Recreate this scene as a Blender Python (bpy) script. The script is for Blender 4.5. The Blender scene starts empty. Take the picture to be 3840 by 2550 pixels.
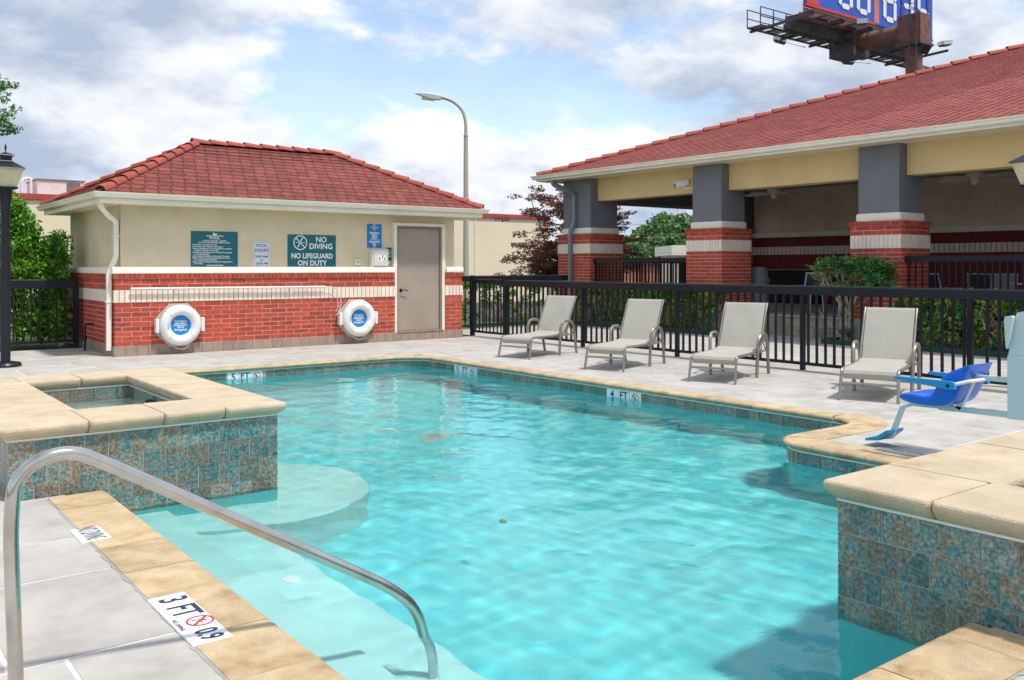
import bpy, math, random
import numpy as np
from mathutils import Matrix, Vector

RND = random.Random(11)
NR = np.random.default_rng(5)
scene = bpy.context.scene
col = scene.collection

# ------------------------------------------------------------------ camera
cam_d = bpy.data.cameras.new('camera')
cam = bpy.data.objects.new('camera', cam_d)
col.objects.link(cam)
cam.location = (0, 0, 1.5)
cam.rotation_euler = (math.pi / 2, 0, -math.atan2(.6067, .7949))
cam_d.sensor_width = 36
cam_d.lens = 32.05
cam_d.shift_y = -275 / 3840
cam_d.clip_end = 6000
cam_d.clip_start = .05
scene.camera = cam

# ------------------------------------------------------------------ sky and sun
SUN = Vector((.15, -.42, 1)).normalized()
world = bpy.data.worlds.new('World')
scene.world = world
world.use_nodes = True
wn, wl = world.node_tree.nodes, world.node_tree.links
wn.clear()


def W(t, **k):
    n = wn.new(t)
    for a, b in k.items():
        setattr(n, a, b)
    return n


wout = W('ShaderNodeOutputWorld')
sky = W('ShaderNodeTexSky', sky_type='NISHITA')
sky.sun_disc = False
sky.sun_elevation = math.asin(SUN.z)
sky.sun_rotation = math.atan2(SUN.x, SUN.y)
sky.air_density = 1.0
sky.dust_density = .6
bg1 = W('ShaderNodeBackground')
bg1.inputs['Strength'].default_value = .15
wl.new(sky.outputs[0], bg1.inputs[0])
tc = W('ShaderNodeTexCoord')
sep = W('ShaderNodeSeparateXYZ')
wl.new(tc.outputs['Generated'], sep.inputs[0])


def wmath(op, a, b=None, clamp=False):
    n = W('ShaderNodeMath', operation=op)
    n.use_clamp = clamp
    for i, v in enumerate((a, b)):
        if v is None:
            continue
        if isinstance(v, (int, float)):
            n.inputs[i].default_value = v
        else:
            wl.new(v, n.inputs[i])
    return n.outputs[0]


zc = wmath('ADD', wmath('MAXIMUM', sep.outputs[2], 0.0), .42)
cmb = W('ShaderNodeCombineXYZ')
wl.new(wmath('DIVIDE', sep.outputs[0], zc), cmb.inputs[0])
wl.new(wmath('DIVIDE', sep.outputs[1], zc), cmb.inputs[1])
wl.new(wmath('MULTIPLY', sep.outputs[2], 1.6), cmb.inputs[2])


def wnoise(scale, detail, rough, off, dist=0.0):
    m = W('ShaderNodeMapping')
    m.inputs['Location'].default_value = off
    wl.new(cmb.outputs[0], m.inputs[0])
    n = W('ShaderNodeTexNoise')
    n.inputs['Scale'].default_value = scale
    n.inputs['Detail'].default_value = detail
    n.inputs['Roughness'].default_value = rough
    n.inputs['Distortion'].default_value = dist
    wl.new(m.outputs[0], n.inputs['Vector'])
    return n.outputs[0]


def wramp(v, stops):
    r = W('ShaderNodeValToRGB')
    e = r.color_ramp.elements
    while len(e) < len(stops):
        e.new(.5)
    for i, (p, c) in enumerate(stops):
        e[i].position = p
        e[i].color = (*c, 1)
    wl.new(v, r.inputs[0])
    return r.outputs[0]


NOFF = (5.15, 2.3, .15)


def cloud_height(dx, dy, dz):
    big = wnoise(1.15, 2, .45, (NOFF[0] + dx, NOFF[1] + dy, NOFF[2] + dz), .0)
    puff = wnoise(3.4, 14, .57, (NOFF[0] + 1.3 + dx, NOFF[1] + dy, NOFF[2] + dz), .0)
    return wmath('ADD', wmath('MULTIPLY', big, .56), wmath('MULTIPLY', puff, .44))


h0 = cloud_height(0, 0, 0)
h1 = cloud_height(.02, -.02, .09)
low = W('ShaderNodeMapRange', interpolation_type='SMOOTHSTEP')
low.inputs['From Min'].default_value = .03
low.inputs['From Max'].default_value = .17
low.inputs['To Min'].default_value = .16
low.inputs['To Max'].default_value = 0
wl.new(sep.outputs[2], low.inputs[0])
mask = wramp(wmath('ADD', h0, low.outputs[0]), [(.43, (.20, .20, .20)), (.475, (1, 1, 1))])
relief = wmath('ADD', wmath('MULTIPLY', wmath('SUBTRACT', h0, h1), 4.6), .42)
depth_ = wmath('MULTIPLY', wmath('SUBTRACT', .60, h0), 1.8)
tone = wmath('ADD', relief, depth_)
ccol = wramp(tone, [(.26, (.40, .47, .61)), (.46, (.55, .61, .72)), (.66, (.75, .78, .84)), (.88, (.89, .91, .94))])
bg2 = W('ShaderNodeBackground')
bg2.inputs['Strength'].default_value = .84
wl.new(ccol, bg2.inputs[0])
mixw = W('ShaderNodeMixShader')
wl.new(mask, mixw.inputs[0])
wl.new(bg1.outputs[0], mixw.inputs[1])
wl.new(bg2.outputs[0], mixw.inputs[2])
wl.new(mixw.outputs[0], wout.inputs[0])

sun_d = bpy.data.lights.new('sun', 'SUN')
sun_d.energy = 2.6
sun_d.angle = math.radians(3.6)
sun_d.color = (1, .95, .87)
sun_d.cycles.is_caustics_light = True
sun = bpy.data.objects.new('sun', sun_d)
col.objects.link(sun)
sun.location = SUN * 60
sun.rotation_euler = SUN.to_track_quat('Z', 'Y').to_euler()

vs = scene.view_settings
vs.view_transform = 'Standard'
vs.look = 'None'
vs.exposure = .50
vs.gamma = 1
vs.use_curve_mapping = False
cy = scene.cycles
cy.max_bounces = 8
cy.transparent_max_bounces = 16
cy.transmission_bounces = 6
cy.diffuse_bounces = 3
cy.glossy_bounces = 3
cy.caustics_refractive = True
cy.caustics_reflective = False
cy.sample_clamp_indirect = 6
cy.use_denoising = True


# ------------------------------------------------------------------ materials
def mat(name, c, rough=.7, c2=None, var=.12, vscale=4., bump=0., bscale=60., metal=0., rnd=0., spec=.5, coat=0., trans=0., detail=5,
        ramp=None, dist=0., rcol=None, stretch=None, wear=0., wscale=1.1):
    """Procedural Principled material: base colour varied by noise, per-piece random tone, bump."""
    m = bpy.data.materials.new(name)
    m.use_nodes = True
    nt = m.node_tree
    N, L = nt.nodes, nt.links
    b = N['Principled BSDF']
    b.inputs['Roughness'].default_value = rough
    b.inputs['Metallic'].default_value = metal
    b.inputs['Specular IOR Level'].default_value = spec
    if coat:
        b.inputs['Coat Weight'].default_value = coat
    if trans:
        b.inputs['Transmission Weight'].default_value = trans
    geo = N.new('ShaderNodeNewGeometry')
    oi = N.new('ShaderNodeObjectInfo')
    r = N.new('ShaderNodeMath')
    r.operation = 'ADD'
    L.new(oi.outputs['Random'], r.inputs[0])
    L.new(geo.outputs['Random Per Island'], r.inputs[1])
    fr = N.new('ShaderNodeMath')
    fr.operation = 'FRACT'
    L.new(r.outputs[0], fr.inputs[0])
    ofs = N.new('ShaderNodeVectorMath')
    ofs.operation = 'SCALE'
    ofs.inputs[0].default_value = (37, 71, 53)
    L.new(fr.outputs[0], ofs.inputs['Scale'])
    pos = N.new('ShaderNodeVectorMath')
    pos.operation = 'ADD'
    L.new(geo.outputs['Position'], pos.inputs[0])
    if rnd:
        L.new(ofs.outputs[0], pos.inputs[1])
    vec = pos.outputs[0]
    if stretch:
        mp = N.new('ShaderNodeMapping')
        mp.inputs['Scale'].default_value = stretch
        L.new(vec, mp.inputs[0])
        vec = mp.outputs[0]
    nz = N.new('ShaderNodeTexNoise')
    nz.inputs['Scale'].default_value = vscale
    nz.inputs['Detail'].default_value = detail
    nz.inputs['Roughness'].default_value = .6
    nz.inputs['Distortion'].default_value = dist
    L.new(vec, nz.inputs['Vector'])
    rp = N.new('ShaderNodeValToRGB')
    e = rp.color_ramp.elements
    if ramp is None:
        c2 = c2 or tuple(x * (1 - 2 * var) for x in c)
        hi = tuple(min(1, x * (1 + var)) for x in c)
        ramp = [(.3, c2), (.52, c), (.72, hi)]
    while len(e) < len(ramp):
        e.new(.5)
    for i, (p, cc) in enumerate(ramp):
        e[i].position = p
        e[i].color = (*cc, 1)
    L.new(nz.outputs[0], rp.inputs[0])
    out = rp.outputs[0]
    if rnd:
        if rcol:
            mx = N.new('ShaderNodeMix')
            mx.data_type = 'RGBA'
            sc = N.new('ShaderNodeMath')
            sc.operation = 'MULTIPLY'
            sc.inputs[1].default_value = rnd
            L.new(fr.outputs[0], sc.inputs[0])
            L.new(sc.outputs[0], mx.inputs['Factor'])
            L.new(out, mx.inputs['A'])
            mx.inputs['B'].default_value = (*rcol, 1)
            out = mx.outputs['Result']
        else:
            hs = N.new('ShaderNodeHueSaturation')
            mr = N.new('ShaderNodeMapRange')
            mr.inputs['To Min'].default_value = 1 - rnd
            mr.inputs['To Max'].default_value = 1 + rnd
            L.new(fr.outputs[0], mr.inputs[0])
            L.new(mr.outputs[0], hs.inputs['Value'])
            L.new(out, hs.inputs['Color'])
            out = hs.outputs[0]
    if wear:
        wz = N.new('ShaderNodeTexNoise')
        wz.inputs['Scale'].default_value = wscale
        wz.inputs['Detail'].default_value = 8
        wz.inputs['Roughness'].default_value = .65
        L.new(geo.outputs['Position'], wz.inputs['Vector'])
        wr_ = N.new('ShaderNodeMapRange')
        wr_.inputs['From Min'].default_value = .35
        wr_.inputs['From Max'].default_value = .65
        wr_.inputs['To Min'].default_value = 1 - wear
        wr_.inputs['To Max'].default_value = 1 + wear * .45
        L.new(wz.outputs[0], wr_.inputs[0])
        wh = N.new('ShaderNodeHueSaturation')
        L.new(wr_.outputs[0], wh.inputs['Value'])
        L.new(out, wh.inputs['Color'])
        out = wh.outputs[0]
    L.new(out, b.inputs['Base Color'])
    if bump:
        n2 = N.new('ShaderNodeTexNoise')
        n2.inputs['Scale'].default_value = bscale
        n2.inputs['Detail'].default_value = 4
        L.new(vec, n2.inputs['Vector'])
        bp = N.new('ShaderNodeBump')
        bp.inputs['Strength'].default_value = bump
        bp.inputs['Distance'].default_value = .01
        L.new(n2.outputs[0], bp.inputs['Height'])
        L.new(bp.outputs[0], b.inputs['Normal'])
    return m


M = {}
M['brick'] = mat('brick_red', (.50, .076, .042), .85, var=.14, vscale=14, bump=.5, bscale=110, rnd=.20, wear=.14)
M['mortar'] = mat('mortar', (.66, .47, .39), .95, var=.1, vscale=20, bump=.3, bscale=150)
M['belt'] = mat('cream_brick', (.86, .75, .62), .85, var=.06, vscale=9, bump=.3, bscale=120, rnd=.05)
M['belt_mortar'] = mat('belt_mortar', (.42, .22, .17), .95, var=.1)
M['base_tile'] = mat('base_tile', (.36, .27, .22), .7, var=.1, vscale=6, rnd=.08, bump=.15)
M['stucco'] = mat('beige_stucco', (.75, .635, .44), .92, var=.06, vscale=1.1, bump=.35, bscale=220, wear=.09, wscale=.8)
M['cream'] = mat('cream_trim', (.88, .82, .70), .75, var=.04, vscale=2, bump=.15, bscale=160)
M['gutter'] = mat('cream_gutter', (.92, .87, .72), .38, var=.05, vscale=1.5, spec=.5)
M['soffit'] = mat('soffit', (.82, .73, .54), .6, var=.05)
M['shingle'] = mat('shingle_red', (.225, .055, .042), .85, var=.16, vscale=9, bump=.6, bscale=160, rnd=.22, wear=.10)
M['shingle_b'] = mat('shingle_rose', (.32, .082, .070), .85, var=.12, vscale=6, bump=.5, bscale=120, rnd=.2, wear=.08, wscale=.5)
M['roof_deck'] = mat('roof_felt', (.03, .018, .02), .9)
M['ridge'] = mat('clay_ridge', (.36, .075, .05), .75, var=.12, vscale=9, bump=.25, bscale=80, rnd=.1)
M['door'] = mat('taupe_door', (.38, .315, .26), .5, var=.04, vscale=1.5, wear=.07, wscale=2.5)
M['door_frame'] = mat('taupe_frame', (.24, .20, .14), .5, var=.04)
M['black_metal'] = mat('black_metal', (.011, .013, .020), .38, var=.15, vscale=3, spec=.28)
M['dark_hw'] = mat('dark_hardware', (.015, .013, .012), .35, metal=.6)
M['navy_post'] = mat('navy_post', (.014, .015, .026), .36, var=.1, spec=.35)
M['lamp_glass'] = mat('lamp_glass', (.66, .57, .36), .35, var=.06, vscale=7)
M['slab'] = mat('deck_slab', (.475, .455, .425), .88, var=.10, vscale=3.2, bump=.35, bscale=140, rnd=.04, detail=14, wear=.12, wscale=1.6)
M['joint'] = mat('white_joint', (.66, .66, .65), .85, var=.05)
M['coping'] = mat('tan_coping', (.60, .405, .19), .88, vscale=6, bump=.8, bscale=90, rnd=.07,
                  ramp=[(.27, (.34, .22, .11)), (.40, (.47, .34, .195)), (.52, (.54, .41, .25)), (.64, (.58, .46, .30)), (.8, (.47, .345, .19))], detail=15, wear=.16, wscale=3)
M['spa_coping'] = mat('spa_coping', (.62, .45, .24), .88, vscale=5, bump=.7, bscale=90, rnd=.05,
                      ramp=[(.25, (.41, .30, .17)), (.38, (.53, .42, .28)), (.55, (.575, .47, .33)), (.72, (.60, .50, .36))], detail=15, wear=.12, wscale=2.5)
M['trim'] = mat('white_trim', (.74, .77, .74), .4, var=.03)


def slate_mat():
    m = mat('slate_tile', (.2, .2, .2), .32, rnd=.26, vscale=60, detail=6, bump=.4, bscale=55, ramp=[(.32, (.42, .42, .42)), (.5, (1, 1, 1)), (.66, (1.7, 1.66, 1.55))])
    N, L = m.node_tree.nodes, m.node_tree.links
    b = N['Principled BSDF']
    src = b.inputs['Base Color'].links[0].from_socket
    pos = [n for n in N if n.bl_idname == 'ShaderNodeVectorMath' and n.operation == 'ADD'][0].outputs[0]
    out = None
    for sc, ds, stops in ((6.5, .5, [(.36, (.03, .115, .125)), (.43, (.06, .20, .20)), (.48, (.15, .215, .225)), (.525, (.23, .195, .14)), (.58, (.20, .125, .065)), (.64, (.09, .20, .19)), (.72, (.27, .27, .24))]),
                          (20, .3, [(.38, (.03, .14, .15)), (.46, (.11, .22, .21)), (.53, (.28, .25, .20)), (.62, (.15, .09, .05))])):
        n = N.new('ShaderNodeTexNoise')
        n.inputs['Scale'].default_value = sc
        n.inputs['Detail'].default_value = 12
        n.inputs['Roughness'].default_value = .68
        n.inputs['Distortion'].default_value = ds
        L.new(pos, n.inputs['Vector'])
        r = N.new('ShaderNodeValToRGB')
        e = r.color_ramp.elements
        while len(e) < len(stops):
            e.new(.5)
        for i, (p, c) in enumerate(stops):
            e[i].position = p
            e[i].color = (*c, 1)
        L.new(n.outputs[0], r.inputs[0])
        if out is None:
            out = r.outputs[0]
        else:
            mx = N.new('ShaderNodeMix')
            mx.data_type = 'RGBA'
            mx.inputs['Factor'].default_value = .36
            L.new(out, mx.inputs['A'])
            L.new(r.outputs[0], mx.inputs['B'])
            out = mx.outputs['Result']
    mu = N.new('ShaderNodeMix')
    mu.data_type = 'RGBA'
    mu.blend_type = 'MULTIPLY'
    mu.inputs['Factor'].default_value = 1
    L.new(out, mu.inputs['A'])
    L.new(src, mu.inputs['B'])
    L.new(mu.outputs['Result'], b.inputs['Base Color'])
    return m


M['slate'] = slate_mat()
M['grout'] = mat('tile_grout', (.46, .46, .42), .9, var=.1)
M['plaster'] = mat('pool_plaster', (.15, .66, .69), .85, var=.07, vscale=.8, detail=8)
M['step_plaster'] = mat('step_plaster', (.50, .80, .78), .85, var=.06, vscale=1.5, detail=8)
M['spa_plaster'] = mat('spa_plaster', (.70, .80, .74), .85, var=.04)
M['marker'] = mat('white_marker_tile', (.80, .82, .84), .25, var=.02)
M['ink'] = mat('navy_ink', (.012, .025, .07), .5, var=.05)
M['red_ink'] = mat('red_ink', (.55, .03, .04), .5, var=.05)
M['steel'] = mat('steel_rail', (.56, .54, .51), .17, var=.12, vscale=6, metal=.95, bump=.04, bscale=40)
M['teal'] = mat('teal_sign', (.0, .135, .165), .45, var=.06, vscale=3)
M['white'] = mat('white_paint', (.82, .83, .82), .45, var=.03)
M['white_ink'] = mat('white_ink', (.86, .87, .86), .5, var=.02)
M['blue_sign'] = mat('blue_sign', (.0, .22, .62), .45, var=.04)
M['green_sign'] = mat('green_sign', (.0, .10, .06), .45, var=.05)
M['grey_sign'] = mat('grey_sign', (.30, .32, .30), .45, var=.05)
M['pale_sign'] = mat('pale_sign', (.68, .75, .84), .4, var=.03)
M['phone_box'] = mat('phone_box', (.68, .68, .60), .4, var=.05)
M['ring'] = mat('ring_white', (.80, .81, .80), .4, var=.05, vscale=3)
M['board'] = mat('ring_board', (.55, .50, .43), .7, var=.08)
M['rope'] = mat('rope', (.66, .62, .54), .9, var=.1, vscale=30)
M['sling'] = mat('sling_fabric', (.42, .40, .345), .8, var=.05, vscale=3, bump=.3, bscale=500)
M['frame'] = mat('champagne_frame', (.29, .265, .235), .38, var=.08, metal=.5)
M['lift'] = mat('lift_paint', (.56, .70, .72), .35, var=.04, vscale=2)
M['seat_blue'] = mat('seat_blue', (.005, .14, .70), .28, var=.05, vscale=3)
M['arm_blue'] = mat('arm_blue', (.01, .30, .62), .35, var=.05)
M['grey_col'] = mat('grey_stucco', (.185, .197, .215), .9, var=.06, vscale=1.6, bump=.3, bscale=180)
M['beam'] = mat('ochre_stucco', (.76, .57, .28), .9, var=.05, vscale=1.4, bump=.3, bscale=180)
M['downgrey'] = mat('grey_downspout', (.20, .215, .24), .45, var=.05)
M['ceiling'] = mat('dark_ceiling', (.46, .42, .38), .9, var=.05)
M['inner'] = mat('inner_stucco', (.78, .68, .52), .92, var=.08, vscale=1.5, bump=.3, bscale=120)
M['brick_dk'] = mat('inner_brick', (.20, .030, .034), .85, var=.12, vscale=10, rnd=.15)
M['patio'] = mat('patio_stone', (.36, .33, .29), .85, vscale=3, var=.15, rnd=.15, bump=.3)
M['stone'] = mat('riser_stone', (.33, .29, .22), .9, vscale=5, var=.15, rnd=.2, bump=.5, bscale=40)
M['concrete'] = mat('concrete', (.36, .35, .33), .9, var=.1, vscale=3, bump=.2)
M['chair_w'] = mat('chair_frame', (.62, .64, .66), .4, var=.03)
M['chair_s'] = mat('chair_sling', (.03, .034, .04), .7, var=.1)
M['bin'] = mat('bin_grey', (.17, .18, .185), .6, var=.12, vscale=5)
M['fan'] = mat('fan_white', (.85, .84, .81), .45, var=.04)
M['black'] = mat('matte_black', (.008, .008, .009), .8)
M['tanwall'] = mat('tan_building', (.86, .75, .55), .92, var=.05, vscale=.6, bump=.1)
M['redcap'] = mat('red_coping', (.46, .07, .06), .5, var=.08)
M['ac'] = mat('ac_unit', (.74, .75, .74), .5, var=.08)
M['pole'] = mat('pole_beige', (.50, .455, .37), .5, var=.06)
M['pole_grey'] = mat('light_head', (.56, .58, .60), .4, var=.06)
M['lens'] = mat('lamp_lens', (.70, .68, .45), .2, var=.05)
M['rust'] = mat('rusty_steel', (.19, .085, .06), .75, vscale=2.5, ramp=[(.3, (.10, .05, .045)), (.5, (.21, .09, .065)), (.66, (.17, .12, .10)), (.8, (.34, .14, .06))])
M['salmon'] = mat('salmon_panel', (.58, .22, .15), .7, vscale=1.5, var=.14)
M['steel_dk'] = mat('dark_steel', (.085, .075, .075), .7, vscale=3, var=.2)
M['mesh_walk'] = mat('walkway_mesh', (.42, .44, .47), .6, var=.06)
M['ad_blue'] = mat('ad_blue', (.012, .085, .52), .35, var=.12, vscale=.7)
M['ad_blue2'] = mat('ad_dark_blue', (.006, .04, .34), .35, var=.12)
M['ad_red'] = mat('ad_red', (.62, .03, .03), .4, var=.06)
M['trunk'] = mat('bark', (.17, .13, .10), .9, vscale=8, var=.25, bump=.5, bscale=50, stretch=(1, 1, .3))
M['stem'] = mat('pale_stem', (.36, .30, .22), .9, vscale=9, var=.2, bump=.4)
M['leaf_litter'] = mat('leaf_litter', (.14, .20, .05), .7, var=.3, vscale=40)
M['soil'] = mat('soil', (.06, .045, .03), .95, vscale=14, var=.3, bump=.5, bscale=40)
M['edging'] = mat('green_edging', (.0, .060, .032), .5, var=.1)
M['asphalt'] = mat('asphalt', (.075, .075, .078), .92, vscale=1.2, var=.12, bump=.3, bscale=90)
M['grass'] = mat('lawn', (.06, .11, .025), .95, vscale=2, var=.3, bump=.5, bscale=60)


def leafmat(name, stops, trans=.35):
    m = bpy.data.materials.new(name)
    m.use_nodes = True
    N, L = m.node_tree.nodes, m.node_tree.links
    N.remove(N['Principled BSDF'])
    geo = N.new('ShaderNodeNewGeometry')
    rp = N.new('ShaderNodeValToRGB')
    e = rp.color_ramp.elements
    while len(e) < len(stops):
        e.new(.5)
    for i, (p, c) in enumerate(stops):
        e[i].position = p
        e[i].color = (*c, 1)
    nz = N.new('ShaderNodeTexNoise')
    nz.inputs['Scale'].default_value = 1.6
    nz.inputs['Detail'].default_value = 3
    L.new(geo.outputs['Position'], nz.inputs['Vector'])
    mr = N.new('ShaderNodeMapRange')
    mr.inputs['From Min'].default_value = .3
    mr.inputs['From Max'].default_value = .7
    mr.inputs['To Min'].default_value = -.28
    mr.inputs['To Max'].default_value = .28
    L.new(nz.outputs[0], mr.inputs[0])
    ad = N.new('ShaderNodeMath')
    ad.operation = 'ADD'
    ad.use_clamp = True
    L.new(geo.outputs['Random Per Island'], ad.inputs[0])
    L.new(mr.outputs[0], ad.inputs[1])
    L.new(ad.outputs[0], rp.inputs[0])
    d = N.new('ShaderNodeBsdfPrincipled')
    d.inputs['Roughness'].default_value = .5
    d.inputs['Specular IOR Level'].default_value = .35
    L.new(rp.outputs[0], d.inputs['Base Color'])
    t = N.new('ShaderNodeBsdfTranslucent')
    L.new(rp.outputs[0], t.inputs[0])
    mx = N.new('ShaderNodeMixShader')
    mx.inputs[0].default_value = trans
    L.new(d.outputs[0], mx.inputs[1])
    L.new(t.outputs[0], mx.inputs[2])
    L.new(mx.outputs[0], N['Material Output'].inputs[0])
    return m


M['leaf_bush'] = leafmat('leaf_bush', [(.08, (0.039, 0.143, 0.013)), (.42, (0.098, 0.351, 0.031)), (.8, (0.260, 0.572, 0.052)), (1, (0.572, 0.620, 0.117))], .4)
M['leaf_hedge'] = leafmat('leaf_hedge', [(.08, (0.027, 0.088, 0.025)), (.42, (0.069, 0.237, 0.044)), (.76, (0.175, 0.450, 0.056)), (.93, (0.550, 0.620, 0.062)), (1, (0.620, 0.275, 0.088))], .4)
M['leaf_top'] = leafmat('leaf_topiary', [(.08, (0.037, 0.138, 0.044)), (.5, (0.081, 0.275, 0.075)), (.85, (0.188, 0.450, 0.088)), (1, (0.525, 0.575, 0.100))], .4)
M['leaf_maple'] = leafmat('leaf_maple', [(.05, (.09, .045, .06)), (.26, (.16, .06, .065)), (.42, (.24, .11, .06)), (.60, (.19, .28, .07)), (.80, (.33, .10, .085)), (1, (.60, .13, .14))], .5)
M['leaf_far'] = leafmat('leaf_far', [(.1, (0.043, 0.123, 0.051)), (.5, (0.080, 0.203, 0.065)), (.85, (0.174, 0.319, 0.080)), (1, (0.290, 0.406, 0.102))])
M['leaf_tree'] = leafmat('leaf_tree', [(.1, (0.035, 0.122, 0.035)), (.5, (0.070, 0.227, 0.052)), (1, (0.209, 0.418, 0.086))])


# ------------------------------------------------------------------ geometry helpers
class MB:
    def __init__(s):
        s.v, s.f = [], []

    def add(s, vs_, fs):
        o = len(s.v)
        s.v += [tuple(p) for p in vs_]
        s.f += [tuple(i + o for i in f) for f in fs]
        return s

    def box(s, x0, y0, z0, x1, y1, z1):
        return s.add([(x0, y0, z0), (x1, y0, z0), (x1, y1, z0), (x0, y1, z0), (x0, y0, z1), (x1, y0, z1), (x1, y1, z1), (x0, y1, z1)],
                     [(3, 2, 1, 0), (4, 5, 6, 7), (0, 1, 5, 4), (1, 2, 6, 5), (2, 3, 7, 6), (3, 0, 4, 7)])

    def bev(s, x0, y0, z0, x1, y1, z1, b=.01):
        """box with its upper and vertical edges chamfered"""
        ring = lambda i, z: [(x0 + i + b, y0 + i, z), (x1 - i - b, y0 + i, z), (x1 - i, y0 + i + b, z), (x1 - i, y1 - i - b, z),
                             (x1 - i - b, y1 - i, z), (x0 + i + b, y1 - i, z), (x0 + i, y1 - i - b, z), (x0 + i, y0 + i + b, z)]
        rs = [ring(b, z0), ring(0, z0 + b), ring(0, z1 - b), ring(b, z1)]
        vs_ = [p for r in rs for p in r]
        fs = []
        for k in range(3):
            for i in range(8):
                j = (i + 1) % 8
                fs.append((k * 8 + i, k * 8 + j, k * 8 + 8 + j, k * 8 + 8 + i))
        fs += [tuple(range(7, -1, -1)), tuple(range(24, 32))]
        return s.add(vs_, fs)

    def obox(s, c, ax, h):
        c = Vector(c)
        a = [Vector(x).normalized() * k for x, k in zip(ax, h)]
        vs_ = [c + a[0] * i + a[1] * j + a[2] * k for k in (-1, 1) for i, j in ((-1, -1), (1, -1), (1, 1), (-1, 1))]
        return s.add(vs_, [(3, 2, 1, 0), (4, 5, 6, 7), (0, 1, 5, 4), (1, 2, 6, 5), (2, 3, 7, 6), (3, 0, 4, 7)])

    def bar(s, p, q, w, h=None, up=(0, 0, 1)):
        p, q = Vector(p), Vector(q)
        h = w if h is None else h
        d = (q - p)
        u = Vector(up)
        if abs(d.normalized().dot(u)) > .97:
            u = Vector((1, 0, 0))
        sd = d.cross(u).normalized()
        u = sd.cross(d).normalized()
        return s.obox((p + q) / 2, (d, sd, u), (d.length / 2, w / 2, h / 2))

    def tube(s, pts, r, n=8, cap=True, closed=False, rot=0.0):
        pts = [Vector(p) for p in pts]
        k = len(pts)
        rs = r if isinstance(r, (list, tuple)) else [r] * k
        o = len(s.v)
        prev = None
        for i, p in enumerate(pts):
            if closed:
                d = pts[(i + 1) % k] - pts[i - 1]
            else:
                d = pts[min(i + 1, k - 1)] - pts[max(i - 1, 0)]
            d = d.normalized() if d.length > 1e-9 else Vector((0, 0, 1))
            if prev is None:
                a = Vector((0, 0, 1)) if abs(d.z) < .9 else Vector((1, 0, 0))
                x = d.cross(a).normalized()
            else:
                x = (prev - d * prev.dot(d))
                x = x.normalized() if x.length > 1e-6 else d.orthogonal().normalized()
            prev = x
            y = d.cross(x)
            for j in range(n):
                t = 2 * math.pi * j / n + rot
                s.v.append(tuple(p + (x * math.cos(t) + y * math.sin(t)) * rs[i]))
        m = k if closed else k - 1
        for i in range(m):
            i2 = (i + 1) % k
            for j in range(n):
                j2 = (j + 1) % n
                s.f.append((o + i * n + j, o + i * n + j2, o + i2 * n + j2, o + i2 * n + j))
        if cap and not closed:
            s.f.append(tuple(o + j for j in range(n - 1, -1, -1)))
            s.f.append(tuple(o + (k - 1) * n + j for j in range(n)))
        return s

    def lathe(s, prof, c=(0, 0, 0), n=16, ax=None):
        """prof: [(r, h)]; ax: (x, y, up) vectors"""
        c = Vector(c)
        X, Y, Z = [Vector(a) for a in (ax or ((1, 0, 0), (0, 1, 0), (0, 0, 1)))]
        o = len(s.v)
        for r, h in prof:
            for j in range(n):
                t = 2 * math.pi * (j + .5) / n
                s.v.append(tuple(c + X * (r * math.cos(t)) + Y * (r * math.sin(t)) + Z * h))
        for i in range(len(prof) - 1):
            for j in range(n):
                j2 = (j + 1) % n
                s.f.append((o + i * n + j, o + i * n + j2, o + (i + 1) * n + j2, o + (i + 1) * n + j))
        s.f.append(tuple(o + j for j in range(n - 1, -1, -1)))
        s.f.append(tuple(o + (len(prof) - 1) * n + j for j in range(n)))
        return s

    def prism(s, poly, fmap, t0, t1):
        """poly of 2D points placed by fmap(a, b, t) between t0 and t1"""
        k = len(poly)
        vs_ = [fmap(a, b, t0) for a, b in poly] + [fmap(a, b, t1) for a, b in poly]
        fs = [tuple(range(k - 1, -1, -1)), tuple(range(k, 2 * k))]
        for i in range(k):
            j = (i + 1) % k
            fs.append((i, j, k + j, k + i))
        return s.add(vs_, fs)

    def sweep(s, prof, frames):
        """closed profile [(a, b)] along frames [(origin, avec, bvec)] with end caps"""
        k = len(prof)
        o = len(s.v)
        for p, a, b in frames:
            p, a, b = Vector(p), Vector(a), Vector(b)
            for x, y in prof:
                s.v.append(tuple(p + a * x + b * y))
        for i in range(len(frames) - 1):
            for j in range(k):
                j2 = (j + 1) % k
                s.f.append((o + i * k + j, o + i * k + j2, o + (i + 1) * k + j2, o + (i + 1) * k + j))
        s.f.append(tuple(o + j for j in range(k - 1, -1, -1)))
        s.f.append(tuple(o + (len(frames) - 1) * k + j for j in range(k)))
        return s

    def mesh(s, name, m, smooth=False):
        me = bpy.data.meshes.new(name)
        me.from_pydata(s.v, [], s.f)
        if m is not None:
            me.materials.append(M[m] if isinstance(m, str) else m)
        if smooth:
            me.polygons.foreach_set('use_smooth', [True] * len(me.polygons))
            try:
                me.set_sharp_from_angle(angle=math.radians(38))
            except Exception:
                pass
        me.update()
        return me

    def build(s, name, m, parent=None, smooth=False, kind=None, **tg):
        return place(name, s.mesh(name, m, smooth), parent, kind=kind, **tg)


WM = {}


def attach(o, parent):
    o.parent = parent
    if parent.name in WM:
        o.matrix_parent_inverse = WM[parent.name].inverted()


def place(name, me, parent=None, mtx=None, kind=None, label=None, cat=None, group=None):
    o = bpy.data.objects.new(name, me)
    col.objects.link(o)
    if mtx is not None:
        o.matrix_basis = mtx
        WM[o.name] = mtx.copy()
    if parent is not None:
        attach(o, parent)
    tag(o, label, cat, group, kind)
    return o


def tag(o, label=None, cat=None, group=None, kind=None):
    if label:
        o['label'] = label
    if cat:
        o['category'] = cat
    if group:
        o['group'] = group
    if kind:
        o['kind'] = kind
    return o


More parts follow.
